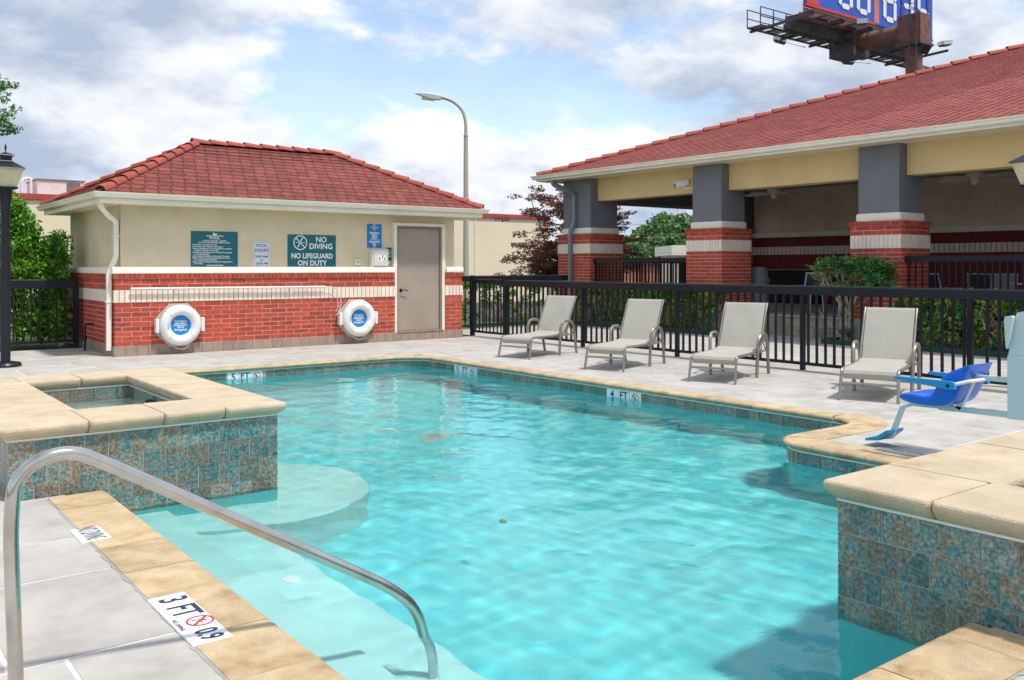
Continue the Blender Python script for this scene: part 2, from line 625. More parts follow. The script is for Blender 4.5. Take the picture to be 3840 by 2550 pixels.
def root(name, loc, label, cat, group=None):
    o = bpy.data.objects.new(name, None)
    o.empty_display_size = .1
    col.objects.link(o)
    o.location = loc
    WM[o.name] = Matrix.Translation(Vector(loc))
    return tag(o, label, cat, group)


def copy_tree(o, parent=None):
    c = o.copy()
    col.objects.link(c)
    if parent is not None:
        c.parent = parent
    for ch in list(o.children):
        copy_tree(ch, c)
    return c


UB = MB().box(0, 0, 0, 1, 1, 1)
_unit = {}


def unit(m):
    if m not in _unit:
        _unit[m] = UB.mesh('unit_block_' + m, m)
    return _unit[m]


def frame_m(o, u, n, z, L, d, h):
    mt = Matrix.Identity(4)
    for i, (v, k) in enumerate(((u, L), (n, d), (z, h))):
        v = Vector(v) * k
        for r in range(3):
            mt[r][i] = v[r]
    for r in range(3):
        mt[r][3] = o[r]
    return mt


def pieces(name, m, parent, mats, limit=10 ** 9, stuff_name=None):
    """unit blocks as objects up to limit, the rest as one joined mesh"""
    me = unit(m)
    for mt in mats[:limit]:
        place(name, me, parent, mt)
    rest = mats[limit:]
    if rest:
        b = MB()
        for mt in rest:
            b.add([mt @ Vector(p) for p in UB.v], UB.f)
        b.build(stuff_name or name, m, parent, kind='stuff')


def course(o, u, n, L, z, h, pw, j, depth, phase=0.0, jit=.0015):
    """one row of pieces on a wall: origin o (on the wall face), along u, outward n"""
    out = []
    x = -phase * pw
    while x < L - .012:
        a, b = max(x, 0), min(x + pw - j, L)
        if b - a > .014:
            dd = depth + RND.uniform(-jit, jit)
            p = Vector(o) + Vector(u) * a - Vector(n) * .04
            out.append(frame_m((p.x, p.y, z + j / 2), u, n, (0, 0, 1), b - a, .04 + dd, h - j))
        x += pw
    return out


def walls_of_bricks(o, u, n, L, z0, nrow, h, pw=.305, j=.0118, depth=0.0):
    r = []
    for i in range(nrow):
        r += course(o, u, n, L, z0 + i * h, h, pw, j, depth, phase=.5 * (i % 2) + .12)
    return r


def text(s, size, bold=0.0, ax='CENTER', space=1.0, sx=1.0):
    cu = bpy.data.curves.new('lettering', 'FONT')
    cu.body = s
    cu.size = size
    cu.align_x = ax
    cu.align_y = 'CENTER'
    cu.offset = bold
    cu.resolution_u = 3
    cu.space_character = space
    o = bpy.data.objects.new('lettering', cu)
    me = bpy.data.meshes.new_from_object(o)
    bpy.data.objects.remove(o)
    bpy.data.curves.remove(cu)
    if sx != 1:
        for v in me.vertices:
            v.co.x *= sx
    me.materials.clear()
    return me


def letters(parent, s, at, size, m, right, up, bold=0.0, ax='CENTER', sx=1.0, space=1.0, name='lettering'):
    me = text(s, size, bold, ax, space, sx)
    me.materials.append(M[m])
    r, u = Vector(right).normalized(), Vector(up).normalized()
    n = r.cross(u)
    mt = Matrix.Identity(4)
    for i, v in enumerate((r, u, n)):
        for k in range(3):
            mt[k][i] = v[k]
    for k in range(3):
        mt[k][3] = at[k]
    return place(name, me, parent, mt)


def arc(c, r, a0, a1, n):
    return [(c[0] + r * math.cos(a0 + (a1 - a0) * i / n), c[1] + r * math.sin(a0 + (a1 - a0) * i / n)) for i in range(n + 1)]


def smooth_path(pts, r=.06, n=5):
    """polyline with rounded corners"""
    P = [Vector(p) for p in pts]
    out = [P[0]]
    for i in range(1, len(P) - 1):
        a, b = (P[i - 1] - P[i]), (P[i + 1] - P[i])
        k = min(r, a.length * .49, b.length * .49)
        p0, p2 = P[i] + a.normalized() * k, P[i] + b.normalized() * k
        for t in range(n + 1):
            t /= n
            out.append(p0 * (1 - t) ** 2 + P[i] * 2 * t * (1 - t) + p2 * t * t)
    out.append(P[-1])
    return out

# ------------------------------------------------------------------ ground, deck, pool
g = MB()
HX0, HY0, HX1, HY1 = 1.5, 1.85, 8.14, 13.3
B_ = 2500
for x0, y0, x1, y1 in ((-B_, -B_, B_, HY0), (-B_, HY1, B_, B_), (-B_, HY0, HX0, HY1), (HX1, HY0, B_, HY1)):
    g.add([(x0, y0, -.05), (x1, y0, -.05), (x1, y1, -.05), (x0, y1, -.05)], [(0, 1, 2, 3)])
g.build('ground', 'asphalt', kind='structure')

DECK = [(-7, -4, 1.42, 6.5), (1.42, -4, 3.92, 1.8), (3.92, -4, 6.5, -.58), (6.5, -4, 8.2, 1.8), (-7, 6.5, 1.3, 9.2), (-7, 9.2, 2.7, 13.35), (-7, 13.35, 11.35, 16.2), (-7, 16.2, 3.97, 18.25),
        (6.7, 1.8, 6.95, 4.55), (6.95, 1.8, 8.2, 4.85), (8.2, -4, 11.35, 13.35), (11.35, -4, 15.55, 18.2), (15.55, 9.6, 16.84, 13.3)]
deck = root('pool_deck', (0, 0, 0), None, None)
tag(deck, kind='structure')
b = MB()
for x0, y0, x1, y1 in DECK:
    b.box(x0, y0, -.3, x1, y1, -.0025)
b.build('deck_bed', 'joint', deck)
ROWS = []
y = -4 + .0
k = 0
yy = 3.81
ys = [yy]
while ys[-1] < 18.3:
    ys.append(ys[-1] + (.66, 1.02)[(len(ys)) % 2])
while ys[0] > -4:
    ys.insert(0, ys[0] - (1.02, .66)[k % 2])
    k += 1
slabs = []
for i in range(len(ys) - 1):
    h = ys[i + 1] - ys[i]
    x = -7.4 + RND.uniform(0, .6) + (.36 if i % 2 else 0)
    while x < 17:
        w = (1.02 if h > .8 else .66) + RND.choice((0, .36, .36, .0))
        if ys[i] < 6.6:
            if .86 < x + w < 1.5:
                w = .76 - x if x < .35 else 1.55 - x
        if 8.0 < x + w < 8.7:
            w += .5
        slabs.append((x, ys[i], x + w, ys[i + 1]))
        x += w
mats_near, mats_far = [], []
J = .0095
for x0, y0, x1, y1 in slabs:
    for a0, b0, a1, b1 in DECK:
        u0, v0_, u1, v1_ = max(x0, a0), max(y0, b0), min(x1, a1), min(y1, b1)
        if u1 - u0 < .03 or v1_ - v0_ < .03:
            continue
        e = lambda s_, t_: J if abs(s_ - t_) < 1e-6 else 0
        u0_, v00, u1_, v11 = u0 + e(u0, x0), v0_ + e(v0_, y0), u1 - e(u1, x1), v1_ - e(v1_, y1)
        mt = frame_m((u0_, v00, -.06), (1, 0, 0), (0, 1, 0), (0, 0, 1), u1_ - u0_, v11 - v00, .06 + RND.uniform(-.0008, .0008))
        cx_, cy_ = (u0 + u1) / 2, (v0_ + v1_) / 2
        depth = cx_ * .6067 + cy_ * .7949
        lat = cx_ * .7949 - cy_ * .6067
        if depth > 1.2 and abs(lat) < depth * .62 + .6:
            mats_near.append((depth, mt))
        else:
            mats_far.append(mt)
mats_near.sort(key=lambda t: t[0])
pieces('deck_slab', 'slab', deck, [m_ for _, m_ in mats_near] + mats_far, min(300, len(mats_near)), 'deck_slab_field')

# pool outline (wall plane), interior on the left
WZ = -.16


def fillet(pts, rad):
    out = []
    n = len(pts)
    for i in range(n):
        p, a, c = Vector(pts[i]), Vector(pts[i - 1]), Vector(pts[(i + 1) % n])
        r = rad.get(i, 0)
        if not r:
            out.append(tuple(p))
            continue
        d0, d1 = (a - p).normalized(), (c - p).normalized()
        p0, p1 = p + d0 * r, p + d1 * r
        ctr = p + (d0 + d1) * r
        for t in range(9):
            th = t / 8 * math.pi / 2
            out.append(tuple(ctr - d1 * r * math.cos(th) - d0 * r * math.sin(th)))
    return out


OUT = [(1.5, 1.85), (3.9, 1.85), (3.9, 2.53), (6.62, 2.53), (6.62, 4.93), (8.12, 4.93), (8.12, 13.25), (2.8, 13.25), (2.8, 9.3), (2.77, 9.3), (2.77, 6.55), (1.5, 6.55)]
outline = fillet(OUT, {4: .32, 5: .38, 6: .55})

pool = root('swimming_pool', (4.8, 7.5, -1), None, None)
tag(pool, kind='structure')


def floor_z(y):
    t = min(max((y - 4.5) / 6.5, 0), 1)
    t = t * t * (3 - 2 * t)
    return WZ - (.95 + .62 * t)


b = MB()
n_ = len(outline)
ring = []
for i in range(n_):
    j = (i + 1) % n_
    (ax, ay), (bx, by) = outline[i], outline[j]
    spa_side = (abs(ax - 2.77) < .01 and abs(bx - 2.77) < .01) or (abs(ay - 6.55) < .01 and abs(by - 6.55) < .01) or (abs(ax - 3.9) < .01 and abs(bx - 3.9) < .01) or (abs(ay - 2.53) < .01 and abs(by - 2.53) < .01)
    zt = -.245 if spa_side else 0
    b.add([(ax, ay, zt), (bx, by, zt), (bx, by, -2.2), (ax, ay, -2.2)], [(0, 1, 2, 3)])
b.build('pool_wall', 'plaster', pool)
b = MB()
nx, ny = 10, 40
for iy in range(ny + 1):
    y = 1.7 + (13.4 - 1.7) * iy / ny
    for ix in range(nx + 1):
        b.v.append((1.3 + 7.0 * ix / nx, y, floor_z(y)))
for iy in range(ny):
    for ix in range(nx):
        a = iy * (nx + 1) + ix
        b.f.append((a, a + 1, a + nx + 2, a + nx + 1))
b.build('pool_floor', 'plaster', pool, smooth=True)
# entry steps along the near coping and the ledge round the spa corner
for i, (x1, zt) in enumerate(((1.95, -.17), (2.40, -.46))):
    MB().box(1.49, 1.86, -2, x1, 6.54, WZ + zt).build('entry_step', 'step_plaster', pool)
poly = [(2.62 + 1.0 * math.cos(math.radians(a)), 6.95 + 1.0 * math.sin(math.radians(a))) for a in range(-150, 85, 8)] + [(2.6, 7.9), (1.8, 6.6)]
MB().prism(poly, lambda a, c, t: (a, c, t), -2, WZ - .38).build('corner_ledge', 'step_plaster', pool)
# floor fittings
for x, y in ((2.2, 5.0), (2.56, 4.75)):
    zf = WZ - .46 if x < 2.4 else floor_z(y)
    MB().lathe([(.06, 0), (.055, .012), (.02, .016)], (x, y, zf), 14).build('return_fitting', 'white', pool)
MB().lathe([(.16, 0), (.15, .02), (.05, .03)], (5.6, 8.8, floor_z(8.8)), 18).build('floor_drain', 'grout', pool)

# coping: stones swept along the outline
CP = [(.31, .006), (-.012, .006), (-.034, -.001), (-.046, -.014), (-.046, -.026), (-.034, -.04), (-.012, -.052), (.0, -.055), (.31, -.055)]


def coping_run(path, parent, prof, m, L=.48, zoff=0.0, gap=.005, ph=0.0, skip=None):
    """path: [(x, y)] with the pool on the left; profile a = away from the pool"""
    P = [Vector((x, y, 0)) for x, y in path]
    acc = [0]
    for i in range(1, len(P)):
        acc.append(acc[-1] + (P[i] - P[i - 1]).length)

    def at(s_):
        s_ = min(max(s_, 0), acc[-1])
        for i in range(1, len(P)):
            if s_ <= acc[i] + 1e-9:
                t = (s_ - acc[i - 1]) / max(acc[i] - acc[i - 1], 1e-9)
                d = (P[i] - P[i - 1]).normalized()
                return P[i - 1].lerp(P[i], t), Vector((d.y, -d.x, 0))
        return P[-1], Vector((0, 0, 0))
    s0 = -ph * L
    while s0 < acc[-1] - .02:
        a, c = max(s0, 0), min(s0 + L, acc[-1])
        if c - a > .04:
            ss = sorted(set([a + gap / 2, c - gap / 2] + [x for x in acc if a + gap < x < c - gap]))
            fr = []
            dz = zoff + RND.uniform(-.0015, .0015)
            for s_ in ss:
                p, nrm = at(s_)
                k = [i for i in range(1, len(acc) - 1) if abs(acc[i] - s_) < 1e-6]
                if k:
                    i = k[0]
                    n0 = at((acc[i] + acc[i - 1]) / 2)[1]
                    n1 = at((acc[i] + acc[i + 1]) / 2)[1]
                    nrm = (n0 + n1).normalized()
                fr.append((p + Vector((0, 0, dz)), nrm, (0, 0, 1)))
            MB().sweep(prof, fr).build('coping_stone', m, parent)
        s0 += L


def sub(i0, i1):
    return [outline[i % n_] for i in range(i0, i1 + 1)]


idx = {}
k = 0
for i in range(len(OUT)):
    idx[i] = k
    k += 9 if i in (4, 5, 6) else 1
iE = idx[4]
pA = [(1.5, 6.5), (1.5, 1.85)]
coping_run([(1.5, 6.5), (1.5, 1.88)], pool, CP, 'coping', .485, ph=.25)
coping_run([(1.19, 1.85), (3.86, 1.85)], pool, CP, 'coping', .49)
runE = [(6.62, 2.56)] + sub(iE, idx[7] - 1) + [(2.8, 13.25)]
CPN = [(a if a < .1 else .19, c) for a, c in CP]
iF = idx[5] - iE + 10
coping_run(runE[:iF], pool, CP, 'coping', .49)
coping_run(runE[iF - 1:], pool, CPN, 'coping', .49)
coping_run([(2.8, 13.2), (2.8, 9.6)], pool, CP, 'coping', .49)


# white trim strip and waterline tiles
def wall_runs():
    return [([(1.5, 6.53), (1.5, 1.87)], False), ([(1.52, 1.85), (3.88, 1.85)], False), (runE, True)]


trim_prof = [(-.012, -.056), (-.012, -.068), (.02, -.068), (.02, -.056)]


def offs(path):
    P = [Vector((x, y, 0)) for x, y in path]
    fr = []
    for i, p in enumerate(P):
        d = (P[min(i + 1, len(P) - 1)] - P[max(i - 1, 0)]).normalized()
        fr.append((p, Vector((d.y, -d.x, 0)), Vector((0, 0, 1))))
    return fr


for path, _ in wall_runs():
    MB().sweep(trim_prof, offs(path)).build('trim_strip', 'trim', pool)
    MB().sweep([(-.003, -.069), (-.003, -.23), (.02, -.23), (.02, -.069)], offs(path)).build('tile_grout_bed', 'grout', pool)


def tiles_along(path, parent, z0, h, pw, j, depth, skip=()):
    P = [Vector((x, y, 0)) for x, y in path]
    for i in range(len(P) - 1):
        d = P[i + 1] - P[i]
        L = d.length
        u = d / L
        nrm = Vector((-u.y, u.x, 0))
        if L < .12:
            rows = course(P[i], u, nrm, L, z0, h, L, j, depth)
        else:
            rows = course(P[i], u, nrm, L, z0, h, L / max(1, round(L / pw)), j, depth)
        for mt in rows:
            c = mt @ Vector((.5, .5, .5))
            if any(abs(c.x - sx) < wx and abs(c.y - sy) < wy for sx, sy, wx, wy in skip):
                continue
            place('waterline_tile', unit('slate'), parent, mt)


MK = [(5.09, 13.25, .27, .2), (8.12, 11.84, .2, .31), (8.12, 8.30, .2, .31)]
for path, _ in wall_runs():
    tiles_along(path, pool, -.223, .152, .152, .006, .010, MK)


def no_diving_mark(parent, c, r, right, up, nrm, th=.018):
    """ring with a slash and a small diver, lying in the right-up plane"""
    c, right, up, nrm = [Vector(v) for v in (c, right, up, nrm)]
    P = lambda a, b_: c + right * a + up * b_ + nrm * .0012
    bb = MB()
    n = 20
    for i in range(n):
        t0, t1 = 2 * math.pi * i / n, 2 * math.pi * (i + 1) / n
        bb.add([P(r * math.cos(t0), r * math.sin(t0)), P(r * math.cos(t1), r * math.sin(t1)), P(r * .84 * math.cos(t1), r * .84 * math.sin(t1)), P(r * .84 * math.cos(t0), r * .84 * math.sin(t0))], [(0, 1, 2, 3)])
    s_ = r * .62
    w = r * .075
    bb.add([P(-s_ - w, s_ - w), P(-s_ + w, s_ + w), P(s_ + w, -s_ + w), P(s_ - w, -s_ - w)], [(0, 1, 2, 3)])
    bb.build('prohibition_ring', 'red_ink', parent)
    bb = MB()
    Q = lambda a, b_: c + right * a * r + up * b_ * r + nrm * .0006
    bb.add([Q(-.1, .5), Q(.06, .55), Q(.10, .05), Q(-.06, -.1)], [(0, 1, 2, 3)])
    bb.add([Q(-.06, -.1), Q(.10, .05), Q(-.30, -.55), Q(-.42, -.48)], [(0, 1, 2, 3)])
    bb.add([Q(-.45, .0), Q(.5, .06), Q(.5, .0), Q(-.45, -.06)], [(0, 1, 2, 3)])
    bb.build('diver_figure', 'ink', parent)


# depth markers on the far and right pool walls
for (cx_, cy_, wx, wy), num in zip(MK, '554'):
    far = wx > wy
    right = Vector((1, 0, 0)) if far else Vector((0, -1, 0))
    nrm = Vector((0, -1, 0)) if far else Vector((-1, 0, 0))
    c = Vector((cx_, 13.25, -.147)) if far else Vector((8.12, cy_, -.147))
    half = wx if far else wy
    tw = 2 * half / 3
    for i, s_ in enumerate((num, 'FT', None)):
        p = c + right * ((i - 1) * tw)
        q = p - right * (tw / 2 - .003) - nrm * .03 - Vector((0, 0, .076))
        tl = place('depth_marker_tile', unit('marker'), pool, frame_m(q, right, nrm, (0, 0, 1), tw - .006, .042, .152))
        at = p + nrm * .0135
        if s_:
            letters(tl, s_, at + Vector((0, 0, .012)), .135, 'ink', right, (0, 0, 1), .002)
        else:
            no_diving_mark(tl, at, .062, right, (0, 0, 1), nrm)

# number tiles set into the near coping
ri, up = Vector((0, -1, 0)), Vector((1, 0, 0))
for i, s_ in enumerate(('3', 'FT', None, '0.9')):
    yc = 4.24 - .0775 - i * .157
    t = MB().bev(1.178, yc - .0765, -.02, 1.342, yc + .0765, .0095, .003).build('depth_tile', 'marker', pool)
    if s_:
        letters(t, s_, (1.265, yc, .0108), .17 if i < 3 else .13, 'ink', ri, up, .003, sx=.8 if i < 3 else .75)
    else:
        no_diving_mark(t, (1.285, yc, .0102), .058, ri, up, (0, 0, 1))
        letters(t, 'NO DIVING', (1.195, yc, .0108), .027, 'ink', ri, up, .0004)
t = MB().bev(1.14, 5.34, -.02, 1.296, 5.62, .0095, .003).build('no_diving_tile', 'marker', pool)
letters(t, 'NO DIVING', (1.218, 5.48, .0108), .15, 'ink', ri, up, 0, sx=.33, space=1.08)

# dark sealant joint between coping and deck
for axis in (0, 1):
    bb_ = MB()
    n = 90
    L0, L1 = (1.7, 6.48) if axis == 0 else (1.2, 3.85)
    for i in range(n + 1):
        t = L0 + (L1 - L0) * i / n
        w = .006 + abs(RND.gauss(0, .005))
        o_ = RND.gauss(0, .0025)
        for sgn in (-1, 1):
            q = o_ + sgn * w
            bb_.v.append((1.186 + q, t, .0022) if axis == 0 else (t, 1.538 + q, .0022))
    for i in range(n):
        bb_.f.append((2 * i, 2 * i + 1, 2 * i + 3, 2 * i + 2))
    bb_.build('sealant_joint', 'concrete', pool)

# near coping starts with a tile run on the deck beside the bump too
t = MB().bev(6.93, 3.55, -.02, 7.0, 4.15, .0085, .002).build('no_diving_tile', 'marker', pool)
letters(t, 'NO DIVING', (6.965, 3.85, .0098), .06, 'ink', ri, up, .0005, sx=1.1)

# water body with small real waves
WAVES = []
for i in range(40):
    lam = .15 + .85 * RND.random() ** 1.7
    th = RND.gauss(math.radians(52), .85)
    kk = 2 * math.pi / lam
    WAVES.append((kk * math.cos(th), kk * math.sin(th), .00125 * lam * RND.uniform(.5, 1.2), RND.uniform(0, 6.28)))


def water_mat(name, tint, dens, bstr, bscale):
    m = bpy.data.materials.new(name)
    m.use_nodes = True
    N, L = m.node_tree.nodes, m.node_tree.links
    N.remove(N['Principled BSDF'])
    out = N['Material Output']
    geo = N.new('ShaderNodeNewGeometry')
    mp = N.new('ShaderNodeMapping')
    mp.inputs['Rotation'].default_value = (0, 0, math.radians(38))
    mp.inputs['Scale'].default_value = (1, 1.7, 1)
    L.new(geo.outputs['Position'], mp.inputs[0])
    hs = None
    for sc, w in ((bscale, 1.0), (bscale * 2.7, .35)):
        n = N.new('ShaderNodeTexNoise')
        n.inputs['Scale'].default_value = sc
        n.inputs['Detail'].default_value = 3
        n.inputs['Distortion'].default_value = .7
        L.new(mp.outputs[0], n.inputs['Vector'])
        mu = N.new('ShaderNodeMath')
        mu.operation = 'MULTIPLY'
        mu.inputs[1].default_value = w
        L.new(n.outputs[0], mu.inputs[0])
        if hs is None:
            hs = mu.outputs[0]
        else:
            ad = N.new('ShaderNodeMath')
            L.new(hs, ad.inputs[0])
            L.new(mu.outputs[0], ad.inputs[1])
            hs = ad.outputs[0]
    bp = N.new('ShaderNodeBump')
    bp.inputs['Strength'].default_value = bstr
    bp.inputs['Distance'].default_value = .02
    L.new(hs, bp.inputs['Height'])
    gl = N.new('ShaderNodeBsdfGlass')
    gl.inputs['IOR'].default_value = 1.33
    gl.inputs['Roughness'].default_value = 0
    L.new(bp.outputs[0], gl.inputs['Normal'])
    L.new(gl.outputs[0], out.inputs['Surface'])
    gl.inputs['Color'].default_value = (*tint, 1)
    return m


M['water'] = water_mat('pool_water', (.86, .995, .995), .95, .06, 10.0)
M['spa_water'] = water_mat('spa_water', (.90, .98, .96), .9, .9, 9)


def water_body(name, x0, y0, x1, y1, z, step, m, amp=1.0):
    """waved water sheet over a rectangle; walls, deck and coping hide its rim"""
    nx_, ny_ = max(2, int((x1 - x0) / step)), max(2, int((y1 - y0) / step))
    gx, gy = np.meshgrid(np.linspace(x0, x1, nx_ + 1), np.linspace(y0, y1, ny_ + 1))
    gz = np.full_like(gx, z)
    for kx, ky, a, ph in WAVES:
        gz += amp * a * np.sin(kx * gx + ky * gy + ph)
    co = np.stack([gx, gy, gz], axis=-1).reshape(-1, 3)
    i = np.arange(ny_)[:, None] * (nx_ + 1) + np.arange(nx_)[None, :]
    f = np.stack([i, i + 1, i + nx_ + 2, i + nx_ + 1], axis=-1).reshape(-1)
    me = bpy.data.meshes.new(name)
    me.vertices.add(len(co))
    me.vertices.foreach_set('co', co.reshape(-1))
    me.loops.add(len(f))
    me.loops.foreach_set('vertex_index', f.astype(np.int32))
    me.polygons.add(len(f) // 4)
    me.polygons.foreach_set('loop_start', np.arange(0, len(f), 4, dtype=np.int32))
    me.polygons.foreach_set('use_smooth', [True] * (len(f) // 4))
    me.materials.append(M[m])
    me.update(calc_edges=True)
    return place(name, me, kind='structure')


pool_water = water_body('pool_water', 1.49, 1.84, 8.13, 13.26, WZ, .03, 'water')
pool_water.cycles.is_caustics_caster = True
for o in pool.children:
    o.cycles.is_caustics_receiver = True


# ------------------------------------------------------------------ raised spas
def spa(name, x0, y0, x1, y1, hole, label, faces, water_z, xcuts, fz=-.10):
    """tiled tub: outer tile planes x0..x1, y0..y1; hole = inner opening"""
    s_ = root(name, ((x0 + x1) / 2, (y0 + y1) / 2, 0), label, 'spa', 'raised spas beside the pool')
    hx0, hy0, hx1, hy1 = hole
    b = MB()
    g_ = .004
    for q in ((x0 + g_, y0 + g_, x1 - g_, hy0), (x0 + g_, hy1, x1 - g_, y1 - g_), (x0 + g_, hy0, hx0, hy1), (hx1, hy0, x1 - g_, hy1)):
        b.box(q[0], q[1], -1.2, q[2], q[3], .382)
    b.build('tub_core', 'grout', s_)
    MB().box(hx0, hy0, -1.1, hx1, hy1, fz).build('tub_floor', 'spa_plaster', s_)
    for q in ((hx0, hy0, hx0 + .008, hy1), (hx1 - .008, hy0, hx1, hy1), (hx0 + .009, hy0, hx1 - .009, hy0 + .008), (hx0 + .009, hy1 - .008, hx1 - .009, hy1)):
        MB().box(q[0], q[1], -.7, q[2], q[3], .22).build('tub_lining', 'spa_plaster', s_)
    # inner tile row
    for o, u, n, L in (((hx0, hy1, 0), (1, 0, 0), (0, -1, 0), hx1 - hx0), ((hx1, hy1, 0), (0, -1, 0), (-1, 0, 0), hy1 - hy0),
                       ((hx0, hy0, 0), (0, 1, 0), (1, 0, 0), hy1 - hy0), ((hx1, hy0, 0), (-1, 0, 0), (0, 1, 0), hx1 - hx0)):
        for mt in course(o, u, n, L, .225, .152, .2, .006, .012):
            place('inner_tile', unit('slate'), s_, mt)
        uu, nn = Vector(u), Vector(n)
        p = Vector(o) + Vector((0, 0, .377))
        place('inner_trim', unit('trim'), s_, frame_m(p, u, n, (0, 0, 1), L, .016, .012))
    # outer tiles: rows of 0.152 with a half row at the foot
    for o, u, n, L, phs, zlow in faces:
        for r, (z, h) in enumerate(((.228, .151), (.076, .152), (-.076, .152), (-.24, .164))):
            if z + h <= zlow + .02:
                continue
            for mt in course(o, u, n, L, z, h, .1512 if r < 3 else .153, .0065, .0, phase=phs + (.5 if r % 2 else 0)):
                place('wall_tile', unit('slate'), s_, mt)
        uu, nn = Vector(u), Vector(n)
        p = Vector(o) + Vector((0, 0, .379)) - nn * .03
        place('trim_strip', unit('trim'), s_, frame_m(p, u, n, (0, 0, 1), L, .036, .012))
    # coping stones round the rim: rounded nose on every free side
    zt = .478
    NO = [(.040, .0), (.049, -.004), (.055, -.013), (.057, -.026), (.052, -.044), (.040, -.062), (.022, -.078), (.0, -.09)]

    def stone(ax, ay, bx, by, sides):
        bm_ = MB()
        dz = RND.uniform(-.0012, .0012)
        tx, ty = RND.uniform(-.002, .002), RND.uniform(-.002, .002)
        for off, zz in NO:
            e_ = lambda k_, g2: (off if k_ in sides else -.003) * g2
            X0, X1 = ax - e_('-x', .75 if sides.get('-x') else 1), bx + e_('+x', .75 if sides.get('+x') else 1)
            Y0, Y1 = ay - e_('-y', .75 if sides.get('-y') else 1), by + e_('+y', .75 if sides.get('+y') else 1)
            r_ = .018
            for qx, qy in ((X0 + r_, Y0), (X1 - r_, Y0), (X1, Y0 + r_), (X1, Y1 - r_), (X1 - r_, Y1), (X0 + r_, Y1), (X0, Y1 - r_), (X0, Y0 + r_)):
                bm_.v.append((qx, qy, zt + dz + zz))
        for i in range(len(NO) - 1):
            for j in range(8):
                j2 = (j + 1) % 8
                bm_.f.append((i * 8 + j, i * 8 + 8 + j, i * 8 + 8 + j2, i * 8 + j2))
        bm_.f.append(tuple(range(8)))
        bm_.f.append(tuple(range(len(NO) * 8 - 1, len(NO) * 8 - 9, -1)))
        bm_.build('coping_stone', 'spa_coping', s_)

    for yA, yB, out_ in ((y0, hy0, '-y'), (hy1, y1, '+y')):
        q = [x0] + [v for v in xcuts if x0 + .1 < v < x1 - .1] + [x1]
        for i in range(len(q) - 1):
            sd_ = {out_: 0}
            inn = '+y' if out_ == '-y' else '-y'
            if q[i] >= hx0 - .08 and q[i + 1] <= hx1 + .08:
                sd_[inn] = 1
            if i == 0:
                sd_['-x'] = 0
            if i == len(q) - 2:
                sd_['+x'] = 0
            stone(q[i], yA, q[i + 1], yB, sd_)
    for xA, xB, out_ in ((x0, hx0, '-x'), (hx1, x1, '+x')):
        k_ = max(1, round((hy1 - hy0) / .49))
        for i in range(k_):
            ya, yb_ = hy0 + (hy1 - hy0) * i / k_, hy0 + (hy1 - hy0) * (i + 1) / k_
            stone(xA, ya, xB, yb_, {out_: 0, ('+x' if out_ == '-x' else '-x'): 1})
    water_body('spa_water', hx0 - .01, hy0 - .01, hx1 + .01, hy1 + .01, water_z, .03, 'spa_water', 1.3)
    return s_


SPA1 = (.97, 6.55, 2.77, 9.47)
spa1 = spa('raised_spa', *SPA1, (1.44, 7.06, 2.36, 9.06), 'tan coped raised spa with mottled slate tiles behind the steel handrail',
    [((.97, 6.55, 0), (1, 0, 0), (0, -1, 0), 1.80, 0, -.24), ((2.77, 6.55, 0), (0, 1, 0), (1, 0, 0), 2.92, .0, -.24), ((.97, 9.47, 0), (0, -1, 0), (-1, 0, 0), 2.92, .5, 0)], .27, (1.44, 1.93, 2.36))
MB().box(2.30, 8.15, .245, 2.358, 8.33, .33).build('skimmer_mouth', 'black', spa1)
spa2 = spa('raised_spa', 3.9, -.6, 6.55, 2.53, (4.41, .0, 6.0, 2.05), 'tan coped raised spa with green slate tiles below the pool lift chair',
    [((3.9, 2.53, 0), (0, -1, 0), (-1, 0, 0), 3.1, .5, -.24), ((6.55, 2.53, 0), (-1, 0, 0), (0, 1, 0), 2.65, .0, -.24)], .27, (4.41, 4.88, 5.36, 5.84, 6.2), -.03)

# a few fallen leaves on the water
for x, y, a, lb in ((6.62, 8.55, .4, 'small yellow green leaf floating near the 4 FT marker'), (3.55, 4.75, 1.2, 'small dark leaf floating off the entry steps'), (6.1, 5.3, 2.2, 'tiny brown leaf floating near the rounded coping corner')):
    b = MB()
    c, s1 = math.cos(a), math.sin(a)
    pr = [(-.05, 0), (-.02, .022), (.02, .02), (.055, 0), (.02, -.02), (-.02, -.022)]
    b.prism(pr, lambda u_, v_, t_: (x + u_ * c - v_ * s1, y + u_ * s1 + v_ * c, t_), WZ + .004, WZ + .007)
    tag(b.build('fallen_leaf', 'leaf_litter'), lb, 'leaf', 'leaves floating on the pool')

# ------------------------------------------------------------------ pool house
house = root('pool_house', (7.4, 18, 0), 'beige stucco pool house with red brick base and red shingle hip roof', 'building')
FX, FN = (1, 0, 0), (0, -1, 0)          # front wall runs along x and faces -y
SX, SN = (0, 1, 0), (-1, 0, 0)          # left wall runs along y and faces -x
F0 = (3.95, 16.05, 0)
MB().box(4.07, 16.17, 0, 10.79, 20.0, 2.60).build('stucco_wall', 'stucco', house)
b = MB()
for x0, x1 in ((3.9535, 9.272), (10.508, 10.912)):
    b.box(x0, 16.0535, .1, x1, 16.168, 1.372)
b.box(3.9535, 16.17, .1, 4.068, 20.05, 1.372)
b.box(10.792, 16.17, .1, 10.912, 20.05, 1.372)
b.build('mortar_wall', 'mortar', house)
b = MB()
for x0, x1 in ((3.955, 9.275), (10.505, 10.915)):
    b.box(x0, 16.0455, .892, x1, 16.09, 1.112)
b.box(3.9455, 16.10, .892, 3.99, 20.05, 1.112)
b.build('belt_mortar', 'belt_mortar', house)
bricks = []
